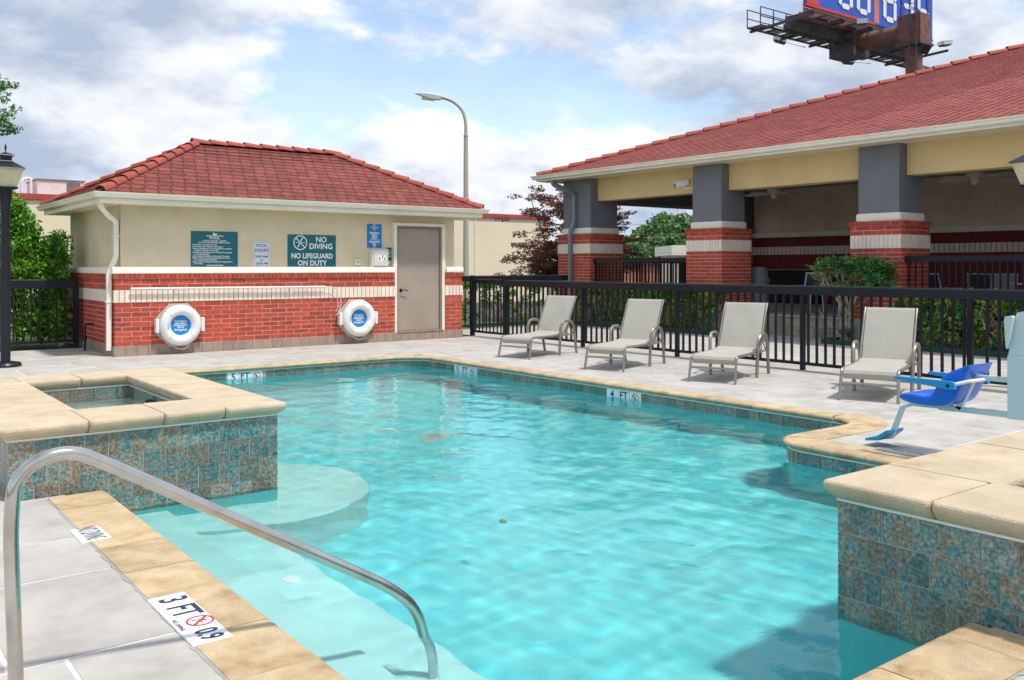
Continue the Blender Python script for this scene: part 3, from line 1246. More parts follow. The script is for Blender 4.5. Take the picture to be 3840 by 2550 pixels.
for o, u, n, L in ((F0, FX, FN, 5.33), ((10.50, 16.05, 0), FX, FN, .42), ((3.95, 16.062, 0), SX, SN, 3.98)):
    bricks += walls_of_bricks(o, u, n, L, .171, 9, .0803)
    bricks += walls_of_bricks(o, u, n, L, 1.112, 2, .0925)
pieces('brick', 'brick', house, bricks, 300, 'brick_field')
row, belt, base = [], [], []
for o, u, n, L in (((3.93, 16.05, 0), FX, FN, 5.35), ((10.50, 16.05, 0), FX, FN, .44), ((3.95, 16.062, 0), SX, SN, 3.98)):
    row += course(o, u, n, L, 1.297, .079, .0835, .010, .022)
    belt += course(o, u, n, L, .894, .217, .0885, .013, .008)
for o, u, n, L in (((3.935, 16.05, 0), FX, FN, 6.99), ((3.95, 16.03, 0), SX, SN, 4.0)):
    base += course(o, u, n, L, .0, .168, .183, .005, .016)
pieces('rowlock_brick', 'brick', house, row)
pieces('belt_brick', 'belt', house, belt)
pieces('base_tile', 'base_tile', house, base)
# cream ledge with a rounded lip
lp = [(0, 1.377), (.135, 1.377), (.15, 1.39), (.15, 1.465), (.135, 1.485), (.11, 1.495), (0, 1.495)]
for x0, x1 in ((3.905, 9.27), (10.51, 10.93)):
    MB().prism(lp, lambda a, c, t: (t, 16.17 - a, c), x0, x1).build('ledge', 'cream', house, smooth=True)
MB().prism(lp, lambda a, c, t: (4.07 - a, t, c), 16.172, 20.0).build('ledge', 'cream', house, smooth=True)
# door
b = MB().box(9.27, 16.075, .168, 9.345, 16.2, 2.39).box(10.43, 16.075, .168, 10.51, 16.2, 2.39).box(9.345, 16.075, 2.332, 10.43, 16.2, 2.39)
b.build('door_surround', 'cream', house)
b = MB().box(9.345, 16.10, .17, 9.385, 16.19, 2.332).box(10.385, 16.10, .17, 10.43, 16.19, 2.332).box(9.385, 16.10, 2.285, 10.385, 16.19, 2.332)
b.build('door_jamb', 'door_frame', house)
door = MB().bev(9.389, 16.125, .19, 10.381, 16.165, 2.281, .003).build('door', 'door', house)
MB().lathe([(.034, 0), (.034, .012), (.02, .02)], (9.46, 16.125, 1.02), 14, ((1, 0, 0), (0, 0, 1), (0, -1, 0))).build('handle_rose', 'dark_hw', door)
MB().tube(smooth_path([(9.46, 16.11, 1.02), (9.46, 16.07, 1.02), (9.52, 16.065, 1.03), (9.575, 16.065, 1.005), (9.60, 16.065, 1.01)], .02), .0095, 8).build('lever', 'dark_hw', door, smooth=True)
for z in (.45, 1.15, 1.95):
    MB().box(10.376, 16.112, z, 10.392, 16.128, z + .11).build('hinge', 'door_frame', door)
MB().box(9.345, 16.02, .168, 10.43, 16.12, .185).build('threshold', 'base_tile', house)

# roof
EX0, EX1, EY0, EY1, EZ, PT = 3.63, 11.25, 15.73, 20.39, 2.70, .515
RH = (EY1 - EY0) / 2
roof = root('roof', (7.4, 18.06, EZ), None, None)
attach(roof, house)
A, B2, C2, D2 = (EX0, EY0, EZ), (EX1, EY0, EZ), (EX1, EY1, EZ), (EX0, EY1, EZ)
P1, P2 = (EX0 + RH, EY0 + RH, EZ + PT * RH), (EX1 - RH, EY0 + RH, EZ + PT * RH)
MB().add([A, B2, C2, D2, P1, P2], [(0, 1, 5, 4), (1, 2, 5), (2, 3, 4, 5), (3, 0, 4), (3, 2, 1, 0)]).build('roof_deck', 'roof_deck', roof)


def shingle_plane(o, u, up_h, pitch, Lfun, nrows, e, w, out, th=.013):
    """o eave corner, u along the eave, up_h horizontal upslope dir; Lfun(row distance)->(u0, u1)"""
    u, h = Vector(u), Vector(up_h)
    sl = (h + Vector((0, 0, pitch))).normalized()
    nrm = u.cross(sl)
    if nrm.z < 0:
        nrm = -nrm
    for r in range(nrows):
        s0 = r * e
        u0, u1 = Lfun(s0 + e * .5)
        x = u0 - (r % 2) * .5 * w - RND.uniform(0, .02)
        while x < u1 - .02:
            a, c = max(x, u0), min(x + w - .013, u1)
            if c - a > .03:
                lift = th + RND.uniform(-.002, .004)
                p = Vector(o) + u * a + sl * (s0 + RND.uniform(-.004, .004)) + nrm * (.006)
                sl2 = (sl - nrm * (th * .95 / (e + .05))).normalized()
                out.append(frame_m(p + nrm * th * .9, u, sl2, nrm, c - a, e + .05, .011))
            x += w


cosp = 1 / math.hypot(1, PT)
sh = []
shingle_plane(A, (1, 0, 0), (0, 1, 0), PT, lambda s_: (s_ * cosp, EX1 - EX0 - s_ * cosp), 15, RH / cosp / 15, .222, sh, .02)
sh2 = []
shingle_plane(D2, (0, -1, 0), (1, 0, 0), PT, lambda s_: (s_ * cosp, EY1 - EY0 - s_ * cosp), 15, RH / cosp / 15, .222, sh2, .02)
pieces('shingle', 'shingle', roof, sh + sh2, 300, 'shingle_field')


def cap_mesh(L, r0, r1, m):
    b = MB()
    n = 9
    for t, rr in ((0, r0), (1, r1)):
        for k_ in (1.0, .84):
            for i in range(n):
                a = math.pi * i / (n - 1)
                b.v.append((t * L, rr * k_ * math.cos(a), rr * k_ * math.sin(a) * .82))
    for i in range(n - 1):
        b.f += [(i, i + 1, 2 * n + i + 1, 2 * n + i), (n + i + 1, n + i, 3 * n + i, 3 * n + i + 1), (i + 1, i, n + i, n + i + 1), (2 * n + i, 2 * n + i + 1, 3 * n + i + 1, 3 * n + i)]
    b.f += [(0, 2 * n, 3 * n, n), (n - 1, 2 * n - 1, 4 * n - 1, 3 * n - 1)]
    return b.mesh('cap_tile', m, smooth=True)


def caps(p, q, L, me, parent, name='hip_tile', dz=.02):
    p, q = Vector(p), Vector(q)
    d = (q - p)
    tot = d.length
    d.normalize()
    sd = Vector((0, 0, 1)).cross(d).normalized()
    n = d.cross(sd)
    k_ = max(1, round(tot / L))
    for i in range(k_):
        a = p + d * (tot * i / k_)
        d2 = (d - n * .055).normalized()
        n2 = d2.cross(sd)
        mt = frame_m(a + n * (dz + .012), d2, sd, n2, tot / k_ / L * 1.0, 1, 1)
        place(name, me, parent, mt)


capm = cap_mesh(.42, .115, .095, 'ridge')
caps((EX0 + .02, EY0 + .02, EZ), P1, .36, capm, roof)
caps((EX1 - .02, EY0 + .02, EZ), P2, .36, capm, roof)
caps((EX0 + .02, EY1 - .02, EZ), P1, .36, capm, roof)
caps((EX1 - .02, EY1 - .02, EZ), P2, .36, capm, roof)
caps((P1[0] - .1, P1[1], P1[2]), (P2[0] + .1, P2[1], P2[2]), .36, capm, roof, 'ridge_tile', .03)

# eaves: gutter, fascia and soffit
GP = [(0, 0), (.055, 0), (.075, .02), (.078, .045), (.10, .068), (.105, .088), (.098, .088), (.09, .074), (.0, .074)]


def gutter(parent, p, q, n, z, m='gutter', prof=GP, name='gutter'):
    p, q, n = Vector(p), Vector(q), Vector(n)
    d = (q - p).normalized()
    # mitred ends
    b = MB()
    k_ = len(prof)
    for pt, sg in ((p, -1), (q, 1)):
        for a, c in prof:
            b.v.append(tuple(pt + n * a + d * sg * a + Vector((0, 0, z + c))))
    for j in range(k_):
        j2 = (j + 1) % k_
        b.f.append((j, j2, k_ + j2, k_ + j))
    b.f += [tuple(range(k_ - 1, -1, -1)), tuple(range(k_, 2 * k_))]
    return b.build(name, m, parent, smooth=False)


cs = [(EX0, EY0), (EX1, EY0), (EX1, EY1), (EX0, EY1)]
nn = [(0, -1, 0), (1, 0, 0), (0, 1, 0), (-1, 0, 0)]
for i in range(4):
    p, q = cs[i], cs[(i + 1) % 4]
    gutter(roof, (*p, 0), (*q, 0), nn[i], EZ - .075)
b = MB().box(EX0 + .0, EY0 + .0, EZ - .14, EX1, EY0 + .02, EZ - .077)
MB().box(EX0 + .02, EY0 + .02, EZ - .165, EX1 - .02, EY0 + .045, EZ - .005).build('fascia', 'gutter', roof)
MB().box(EX0 + .02, EY0 + .05, EZ - .165, EX0 + .045, EY1 - .05, EZ - .005).build('fascia', 'gutter', roof)
MB().box(EX1 - .045, EY0 + .05, EZ - .165, EX1 - .02, EY1 - .05, EZ - .005).build('fascia', 'gutter', roof)
MB().box(EX0 + .05, EY0 + .05, EZ - .16, EX1 - .05, EY1 - .05, EZ - .145).build('soffit', 'soffit', roof)
# downspout
dp = smooth_path([(3.70, 15.98, 2.63), (3.70, 16.0, 2.50), (3.86, 16.16, 2.36), (4.015, 16.26, 2.27), (4.015, 16.26, 1.66), (3.885, 16.2, 1.42), (3.885, 16.2, .10)], .07)
MB().tube(dp, .054, 4, rot=math.pi / 4).build('downspout', 'gutter', house)
b = MB()
for z in (.9, 2.0):
    b.box(3.83 if z < 1.5 else 3.965, 16.15 if z < 1.5 else 16.21, z, 3.95 if z < 1.5 else 4.07, 16.25 if z < 1.5 else 16.31, z + .025)
b.build('pipe_strap', 'gutter', house)

# ------------------------------------------------------------------ signs on the pool house wall
WYS = 16.168
RT, UP = (1, 0, 0), (0, 0, 1)


def duck(parent, cx_, z, s_, y, m='white_ink'):
    """small bird emblem"""
    pts = [(-.42, .10), (-.36, .28), (-.22, .34), (-.10, .28), (-.08, .16), (.02, .10), (.22, .16), (.5, .04), (.3, -.1), (.0, -.2), (-.2, -.18), (-.34, -.06), (-.30, .06)]
    MB().prism([(cx_ + a * s_, z + c * s_) for a, c in pts], lambda a, c, t: (a, t, c), y - .0004, y + .0006).build('bird_emblem', m, parent)


def sign(label, x0, z0, x1, z1, m, th=.006, name='wall_sign', yb=WYS):
    s_ = root(name, ((x0 + x1) / 2, yb, z0), label, 'sign')
    MB().bev(x0, yb - th, z0, x1, yb, z1, .002).build('panel', m, s_)
    return s_, yb - th - .0015


def rule(parent, x0, x1, z, h, y, m='white_ink'):
    MB().box(x0, y - .0004, z - h / 2, x1, y + .0006, z + h / 2).build('printed_rule', m, parent)


def screws(parent, x0, z0, x1, z1, y, m='grey_sign'):
    for x in (x0, x1):
        for z in (z0, z1):
            MB().lathe([(.008, 0), (.006, .003)], (x, y + .001, z), 8, ((1, 0, 0), (0, 0, 1), (0, -1, 0))).build('screw', m, parent)


s_, y_ = sign('teal pool rules sign with many lines of small white print', 5.235, 1.497, 6.08, 2.13, 'teal')
duck(s_, 5.66, 2.075, .095, y_)
rule(s_, 5.51, 5.81, 2.048, .012, y_)
letters(s_, 'POOL', (5.655, y_, 2.007), .06, 'white_ink', RT, UP, .0012, sx=1.2)
letters(s_, 'HOURS:  8:00 AM - 10:00 PM', (5.655, y_, 1.960), .033, 'white_ink', RT, UP, .0008, sx=1.05)
letters(s_, 'POOL FOR REGISTERED GUESTS ONLY', (5.655, y_, 1.928), .033, 'white_ink', RT, UP, .0008, sx=1.0)
for i, ln in enumerate(('NO DIVING.  No Lifeguard On Duty', "Do Not Swim Alone.  Maximum Pool Depth 5'", 'Owners & Management Are Not Responsible For Accidents', '   Or Injuries.  Swim At Your Own Risk',
                        'Non-Swimmers & Children Under 14 Must Be Accompanied', '   By A Responsible Adult', 'Glass Containers Prohibited.  No Running Or Horseplay', 'Persons With Communicable Diseases Shall Not Use The',
                        '   Pool.  Shower Before Entering Pool', 'Persons Under The Influence Of Alcohol Or Drugs Shall Not', '   Use The Pool')):
    letters(s_, ln, (5.262, y_, 1.888 - i * .0335), .0335, 'white_ink', RT, UP, .0009, 'LEFT', sx=.86)
rule(s_, 5.51, 5.81, 1.525, .012, y_)
screws(s_, 5.275, 1.53, 6.045, 2.10, y_)
s_, y_ = sign('white pool hours sign with dark blue border and lettering', 6.365, 1.502, 6.69, 1.968, 'white')
MB().box(6.385, y_ - .0002, 1.518, 6.672, y_ + .001, 1.952).build('printed_border', 'ink', s_)
MB().box(6.390, y_ - .0012, 1.523, 6.667, y_ + .0004, 1.947).build('printed_field', 'pale_sign', s_)
y_ -= .002
for t_, z, h, w in (('POOL', 1.888, .078, 1.0), ('HOURS', 1.80, .078, 1.0), ('8:00 AM', 1.685, .056, 1.2), ('to', 1.622, .052, 1.1), ('10:00 PM', 1.558, .056, 1.1)):
    letters(s_, t_, (6.528, y_, z), h, 'ink', RT, UP, .0012, sx=w)
s_, y_ = sign('teal no diving no lifeguard sign with large white lettering', 7.035, 1.488, 8.03, 2.108, 'teal')
letters(s_, 'NO', (7.72, y_, 2.015), .145, 'white_ink', RT, UP, .0035)
letters(s_, 'DIVING', (7.715, y_, 1.885), .145, 'white_ink', RT, UP, .0035)
letters(s_, 'NO LIFEGUARD', (7.535, y_, 1.70), .138, 'white_ink', RT, UP, .0035, sx=.88)
letters(s_, 'ON DUTY', (7.535, y_, 1.565), .138, 'white_ink', RT, UP, .0035, sx=.95)
b = MB()
c = Vector((7.29, y_, 1.955))
for i in range(28):
    t0, t1 = 2 * math.pi * i / 28, 2 * math.pi * (i + 1) / 28
    f_ = lambda r, t: c + Vector((r * math.cos(t), 0, r * math.sin(t)))
    b.add([f_(.14, t0), f_(.14, t1), f_(.122, t1), f_(.122, t0)], [(0, 1, 2, 3)])
for p, q, w in (((-.09, .09), (.09, -.09), .018), ((.05, .10), (-.05, -.09), .022), ((-.1, .0), (.1, .0), .010)):
    b.bar(c + Vector((p[0], 0, p[1])), c + Vector((q[0], 0, q[1])), .001, w)
b.build('no_diving_symbol', 'white_ink', s_)
screws(s_, 7.075, 1.53, 7.99, 2.07, y_)
s_, y_ = sign('blue emergency phone sign mounted above the beige phone box', 8.71, 1.877, 9.04, 2.352, 'blue_sign')
duck(s_, 8.875, 2.325, .06, y_)
for t_, z, h, bo in (('HOMEWOOD', 2.287, .038, .0004), ('SUITES', 2.258, .038, .0004), ('Hilton', 2.222, .026, .0003), ('Emergency', 2.175, .062, .0022), ('Phone', 2.12, .062, .0022), ('ONLY', 2.07, .062, .0022),
                     ('Automatically', 1.998, .056, .0022), ('Dials', 1.948, .056, .0022), ('911', 1.902, .056, .0022)):
    letters(s_, t_, (8.875, y_, z), h, 'white_ink', RT, UP, bo, sx=.78)
rule(s_, 8.77, 8.98, 2.035, .008, y_)
pb = root('phone_box', (8.93, 16.1, 1.49), 'beige emergency phone box on the wall beside the door', 'phone box')
MB().bev(8.75, 16.035, 1.488, 9.12, 16.168, 1.862, .008).build('case', 'phone_box', pb)
MB().bev(8.785, 16.018, 1.515, 9.105, 16.034, 1.845, .006).build('lid', 'phone_box', pb)
MB().box(8.87, 16.0155, 1.60, 9.06, 16.0179, 1.735).build('instruction_card', 'white', pb)
for i, (x, z) in enumerate(((8.90, 1.66), (8.97, 1.70), (9.02, 1.65))):
    MB().box(x, 16.0145, z - .025, x + .018, 16.0153, z + .03).build('printed_figure', 'ink', pb)
MB().box(9.105, 16.04, 1.56, 9.14, 16.06, 1.60).build('latch', 'phone_box', pb)
MB().box(9.105, 16.04, 1.75, 9.14, 16.06, 1.79).build('latch', 'phone_box', pb)
s_, y_ = sign('small green notice beside the beige phone box', 9.135, 1.625, 9.325, 1.885, 'green_sign')
for i, t_ in enumerate(('THIS PHONE', 'AVAILABLE', 'AT ALL', 'TIMES')):
    letters(s_, t_, (9.23, y_, 1.825 - i * .042), .034, 'white_ink', RT, UP, .0006, sx=.8)
s_, y_ = sign('small grey plate under the green notice near the door', 9.135, 1.50, 9.32, 1.62, 'grey_sign')
duck(s_, 9.23, 1.595, .05, y_)
letters(s_, 'POOL', (9.23, y_, 1.565), .028, 'white_ink', RT, UP, .0004)
letters(s_, 'EQUIPMENT', (9.23, y_, 1.535), .028, 'white_ink', RT, UP, .0004, sx=.8)
sb = root('switch_box', (8.49, 16.16, 1.52), 'small grey switch box with a round button under no sign', 'switch')
MB().bev(8.435, 16.13, 1.53, 8.55, 16.168, 1.648, .004).build('case', 'ac', sb)
MB().lathe([(.02, 0), (.018, .012)], (8.495, 16.128, 1.585), 12, ((1, 0, 0), (0, 0, 1), (0, -1, 0))).build('push_button', 'grey_sign', sb)
sb['label'] = 'small grey push button box on the beige wall'


# ------------------------------------------------------------------ life rings and rescue pole
def life_ring(x, label):
    r_ = root('life_ring', (x, 16.0, .1), label, 'life ring', 'life rings on the brick wall')
    zc_ = .495
    oct_ = [(x + .40 * math.cos(math.radians(22.5 + 45 * i)) * 1.0, zc_ + .40 * math.sin(math.radians(22.5 + 45 * i))) for i in range(8)]
    MB().prism(oct_, lambda a, c, t: (a, t, c), 16.012, 16.030).build('back_board', 'board', r_)
    pts = [(x + .262 * math.cos(2 * math.pi * i / 40), 15.92, zc_ + .262 * math.sin(2 * math.pi * i / 40)) for i in range(40)]
    rg = MB().tube(pts, .092, 14, closed=True).build('ring', 'ring', r_, smooth=True)
    for a in (45, 135, 225, 315):
        a = math.radians(a)
        ca, sa = math.cos(a), math.sin(a)
        cc = Vector((x + .262 * ca, 15.92, zc_ + .262 * sa))
        ln = [(cc + Vector((ca, 0, sa)) * (.0935 * math.cos(t)) + Vector((0, 1, 0)) * (.0935 * math.sin(t))) for t in [2 * math.pi * i / 16 for i in range(16)]]
        MB().tube(ln, .004, 5, closed=True).build('ring_seam', 'rope', rg)
    for sx in (-1, 1):
        MB().bev(x + sx * .385 - .03, 15.90, zc_ - .12, x + sx * .385 + .03, 16.011, zc_ + .12, .008).build('bracket', 'ring', r_)
    dsk = MB().lathe([(.172, 0), (.172, .012)], (x, 15.925, zc_), 28, ((1, 0, 0), (0, 0, 1), (0, -1, 0))).build('centre_disc', 'blue_sign', r_)
    MB().lathe([(.178, 0), (.178, .008)], (x, 15.932, zc_), 28, ((1, 0, 0), (0, 0, 1), (0, -1, 0))).build('disc_rim', 'rope', r_)
    yy_ = 15.9115
    for t_, z in (('Emergency', .07), ('Use ONLY', .028), ('SOLO', -.035), ('Emergencia', -.078)):
        letters(dsk, t_, (x, yy_, zc_ + z), .05, 'white_ink', RT, UP, .0012, sx=.92)
    MB().box(x - .13, yy_, zc_ - .006, x + .13, yy_ + .001, zc_ + .002).build('printed_rule', 'white_ink', dsk)
    rp = [(x - .14, 15.95, zc_ - .33), (x - .06, 15.93, zc_ - .40), (x + .04, 15.92, zc_ - .42), (x + .13, 15.93, zc_ - .38), (x + .16, 15.95, zc_ - .32)]
    MB().tube(smooth_path(rp, .05), .009, 6).build('rope', 'rope', r_, smooth=True)
    MB().box(x - .24, 15.83, zc_ - .06, x - .215, 15.845, zc_ + .05).build('printed_figure', 'grout', r_)


life_ring(4.98, 'white life ring on octagonal board near the corner downspout')
life_ring(8.40, 'white life ring on octagonal board beside the taupe door')
hk = root('rescue_pole', (6, 16, 1.1), 'long white rescue pole with wire hook on the brick belt', 'rescue pole')
MB().tube([(4.18, 15.985, 1.13), (7.72, 15.985, 1.118)], .019, 10).build('pole', 'white', hk, smooth=True)
MB().tube(smooth_path([(7.72, 15.985, 1.118), (7.9, 15.98, 1.12), (8.02, 15.97, .97), (8.04, 15.95, .78), (7.97, 15.95, .60), (7.93, 15.96, .57)], .12), .006, 6).build('hook', 'ac', hk, smooth=True)
MB().tube(smooth_path([(7.72, 15.985, 1.118), (7.85, 15.97, 1.09), (7.95, 15.96, .93), (7.97, 15.95, .76), (7.93, 15.95, .64)], .1), .004, 6).build('hook', 'ac', hk, smooth=True)
for x in (4.9, 7.0, 7.9):
    MB().box(x, 15.98, 1.07, x + .02, 16.045, 1.105).build('hanger', 'ac', hk)
sp = root('standpipe', (3.80, 17.5, 0), 'black hose standpipe standing by the side brick wall', 'standpipe')
MB().tube(smooth_path([(3.80, 17.5, -.01), (3.80, 17.5, .47), (4.0 - .03, 17.55, .48)], .05), .018, 8).build('pipe', 'black_metal', sp, smooth=True)
MB().lathe([(.03, 0), (.036, .02), (.036, .06), (.026, .08)], (3.80, 17.5, .2), 10).build('coupling', 'black_metal', sp)

# ------------------------------------------------------------------ pavilion
pav = root('pavilion', (19.5, 9, 0), 'open pavilion with grey and brick columns under a red shingle roof', 'pavilion')
XF, YE = 16.2, 19.14


def column(x0, y0, wx, wy, limit, last=False):
    c_ = root('column', (x0 + wx / 2, y0 + wy / 2, 0), None, None)
    attach(c_, pav)
    x1, y1 = x0 + wx, y0 + wy
    MB().box(x0 + .012, y0 + .012, 0, x1 - .012, y1 - .012, .48).build('plinth', 'concrete', c_)
    MB().box(x0 + .0035, y0 + .0035, .48, x1 - .0035, y1 - .0035, 2.372).build('mortar_core', 'mortar', c_)
    MB().box(x0 - .006, y0 - .006, 1.85, x1 + .006, y1 + .006, 2.108).build('belt_mortar', 'belt_mortar', c_)
    fr = [((x0, y1, 0), (0, -1, 0), (-1, 0, 0), wy), ((x0 + .002, y0, 0), (1, 0, 0), (0, -1, 0), wx - .002)]
    bk = [((x1, y0 + .002, 0), (0, 1, 0), (1, 0, 0), wy - .004), ((x1 - .002, y1, 0), (-1, 0, 0), (0, 1, 0), wx - .004)]
    br, rw, bl = [], [], []
    for q, (o, u, n, L) in enumerate(fr + bk):
        z0_, rows = .48, 17
        b1 = walls_of_bricks(o, u, n, L, z0_, rows, .0806) + walls_of_bricks(o, u, n, L, 2.11, 2, .0885)
        br += b1
        oo = Vector(o) - Vector(u) * .02
        rw += course(oo, u, n, L + .04, 2.288, .086, .084, .010, .03)
        bl += course(o, u, n, L, 1.85, .259, .0885, .008, .01)
    nf = sum(1 for _ in br)
    pieces('brick', 'brick', c_, br, limit, 'brick_field')
    pieces('rowlock_brick', 'brick', c_, rw)
    pieces('belt_brick', 'belt', c_, bl)
    i = .095
    MB().bev(x0 + i - .03, y0 + i - .03, 2.375, x1 - i + .03, y1 - i + .03, 2.535, .022).build('cap', 'cream', c_)
    MB().box(x0 + i + .01, y0 + i + .01, 2.535, x1 - i - .01, y1 - i - .01, 3.86).build('shaft', 'grey_col', c_)
    return c_


column(XF, 9.17, 1.03, 1.06, 152)
column(XF, 13.44, 1.03, 1.06, 148)
column(XF, 17.83, 1.19, 1.31, 0)
column(XF, 4.90, 1.03, 1.06, 0)
column(22.6, 17.83, 1.1, 1.31, 0)
# floor, plinth walls and stone risers
MB().box(16.86, -4, 0, 30, 19.1, .43).build('floor_slab', 'patio', pav)
for y0, y1 in ((14.51, 17.82), (5.97, 9.16)):
    MB().box(16.4, y0, 0, 16.858, y1, .425).build('plinth_wall', 'concrete', pav)
st = MB()
for r in range(2):
    x = 10.235
    while x < 13.43:
        w = RND.uniform(.26, .52)
        w = min(w, 13.435 - x)
        if 13.435 - x - w < .12:
            w = 13.435 - x
        place('riser_stone', unit('stone'), pav, frame_m((16.80 + RND.uniform(0, .012), x + .004, .004 + r * .205), (1, 0, 0), (0, 1, 0), (0, 0, 1), .09, w - .008, .197))
        x += w
x = 10.24
while x < 13.4:
    w = min(RND.uniform(.5, .9), 13.43 - x)
    place('edge_stone', unit('patio'), pav, frame_m((16.78, x + .003, .412), (1, 0, 0), (0, 1, 0), (0, 0, 1), .4, w - .006, .03))
    x += w
# beams
ybs = [(-4, 4.99), (5.87, 9.26), (10.14, 13.53), (14.41, 17.92)]
for y0, y1 in ybs:
    MB().box(16.55, y0, 3.25, 16.95, y1, 3.86).build('beam', 'beam', pav)
MB().box(17.29, 18.05, 3.25, 22.7, 18.9, 3.86).build('beam', 'grey_col', pav)
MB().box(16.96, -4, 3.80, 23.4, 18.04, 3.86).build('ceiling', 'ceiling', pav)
# back wall
MB().box(23.0, -4, .43, 23.3, 17.82, 3.80).build('back_wall', 'inner', pav)
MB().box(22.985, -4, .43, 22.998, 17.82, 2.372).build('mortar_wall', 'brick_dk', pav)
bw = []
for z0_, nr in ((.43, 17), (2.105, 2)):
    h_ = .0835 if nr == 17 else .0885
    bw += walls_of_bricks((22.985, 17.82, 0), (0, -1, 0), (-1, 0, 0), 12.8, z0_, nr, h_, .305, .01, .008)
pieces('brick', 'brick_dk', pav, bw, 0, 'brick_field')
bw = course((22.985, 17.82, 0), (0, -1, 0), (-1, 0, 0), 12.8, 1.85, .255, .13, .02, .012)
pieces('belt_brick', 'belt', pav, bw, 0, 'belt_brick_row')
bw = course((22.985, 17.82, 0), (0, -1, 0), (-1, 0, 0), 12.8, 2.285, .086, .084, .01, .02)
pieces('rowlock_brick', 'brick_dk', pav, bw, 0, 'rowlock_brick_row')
MB().bev(22.90, -4, 2.374, 22.999, 17.82, 2.53, .012).build('ledge', 'cream', pav)
# dark opening in the back wall, its inner shade painted as a black block
MB().box(22.6, 15.3, .43, 22.97, 17.75, 1.40).build('dark_opening', 'black', pav)
MB().box(22.55, 15.2, 1.40, 22.972, 17.8, 1.425).build('opening_lintel', 'concrete', pav)
MB().box(22.93, 7.75, 1.80, 22.96, 7.85, 1.93).build('outlet_box', 'bin', pav)

# roof
PX, PY, PZ, PP = 15.78, 19.58, 3.965, .356
K = 9.6
proof = root('roof', (20, 10, PZ), None, None)
attach(proof, pav)
b = MB()
a0, a1, a2, a3 = (PX, PY, PZ), (PX, -6, PZ), (PX + K, -6, PZ + PP * K), (PX + K, PY - K, PZ + PP * K)
c1, c2 = (PX + 2 * K, PY, PZ), (PX + 2 * K, -6, PZ)
b.add([a0, a1, a2, a3, c1, c2], [(0, 1, 2, 3), (0, 3, 4), (3, 2, 5, 4)])
b.build('roof_deck', 'roof_deck', proof)
cosq = 1 / math.hypot(1, PP)
sh = []
ex = .175
shingle_plane((PX, PY, PZ), (0, -1, 0), (1, 0, 0), PP, lambda s_: (s_ * cosq, PY - 2.0), int(K / cosq / ex), ex, .24, sh, .018)
def shown(mt):
    c_ = mt.translation
    d_ = c_.x * .6067 + c_.y * .7949
    l_ = c_.x * .7949 - c_.y * .6067
    return abs(l_) / d_ < .575
sh_in = [m_ for m_ in sh if shown(m_)]
sh_out = [m_ for m_ in sh if not shown(m_)]
sh_in.sort(key=lambda m_: m_.translation.x * .6067 + m_.translation.y * .7949)
pieces('shingle', 'shingle_b', proof, sh_in + sh_out, 300, 'shingle_field')
caps((PX + .02, PY - .02, PZ), a3, .46, cap_mesh(.52, .135, .11, 'ridge'), proof)
gutter(proof, (PX, PY, 0), (PX, -6, 0), (-1, 0, 0), PZ - .08, prof=[(a * 1.15, c * 1.15) for a, c in GP])
gutter(proof, (PX + 2 * K, PY, 0), (PX, PY, 0), (0, 1, 0), PZ - .08, prof=[(a * 1.15, c * 1.15) for a, c in GP])
MB().box(PX + .01, -6, PZ - .13, PX + .035, PY - .01, PZ - .004).build('fascia', 'gutter', proof)
MB().box(PX + .04, PY - .035, PZ - .13, PX + 12, PY - .01, PZ - .004).build('fascia', 'gutter', proof)
y = PY - .04
while y > 2:
    place('soffit_panel', unit('soffit'), proof, frame_m((PX + .036, y - .296, PZ - .118 + RND.uniform(0, .001)), (1, 0, 0), (0, 1, 0), (0, 0, 1), .76, .288, .014))
    y -= .3
MB().box(PX + .036, -6, PZ - .10, 16.6, PY - .04, PZ - .085).build('soffit_backing', 'black', proof)
MB().box(16.6, 18.92, PZ - .115, PX + 9, PY - .04, PZ - .10).build('soffit', 'soffit', proof)
dp = smooth_path([(15.84, 18.95, 3.86), (15.86, 18.93, 3.72), (16.10, 18.60, 3.55), (16.24, 18.50, 3.45), (16.24, 18.50, 2.72), (16.135, 18.55, 2.42), (16.135, 18.55, .1)], .09)
MB().tube(dp, .068, 4, rot=math.pi / 4).build('downspout', 'downgrey', pav)


def railing(p, q, z0_, z1_, step, parent=None, label=None, group=None, name='railing', pw=.026, rail=(.09, .1), post_at=(), low=.05, nrm=None, pm='black_metal'):
    """metal railing: top rail, bottom rail and one mesh per picket"""
    p, q = Vector(p), Vector(q)
    d = (q - p)
    L = d.length
    d.normalize()
    if parent is None:
        r_ = root(name, tuple((p + q) / 2), label, 'fence', group)
    else:
        r_ = root(name, tuple((p + q) / 2), None, None)
        attach(r_, parent)
    sd = Vector((-d.y, d.x, 0))
    up_ = Vector((0, 0, 1))
    w, h = rail
    pr = [(-w / 2, -h), (w / 2, -h), (w / 2, -.018), (w / 2 - .018, 0), (-w / 2 + .018, 0), (-w / 2, -.018)]
    z = Vector((0, 0, z1_))
    MB().sweep(pr, [(p + z, sd, up_), (q + z, sd, up_)]).build('top_rail', pm, r_)
    MB().bar(p + Vector((0, 0, z0_ + .025)), q + Vector((0, 0, z0_ + .025)), .035, .045).build('bottom_rail', pm, r_)
    me = MB().box(-pw / 2, -pw / 2, 0, pw / 2, pw / 2, z1_ - h - z0_ - .045).mesh('picket', pm)
    n_p = int(L / step)
    ang = math.atan2(d.y, d.x)
    for i in range(n_p):
        s0 = (i + .5) * L / n_p
        if any(abs(s0 - t) < .07 for t in post_at):
            continue
        c_ = p + d * s0
        place('picket', me, r_, Matrix.Translation((c_.x, c_.y, z0_ + .046)) @ Matrix.Rotation(ang, 4, 'Z'))
    return r_, p, d


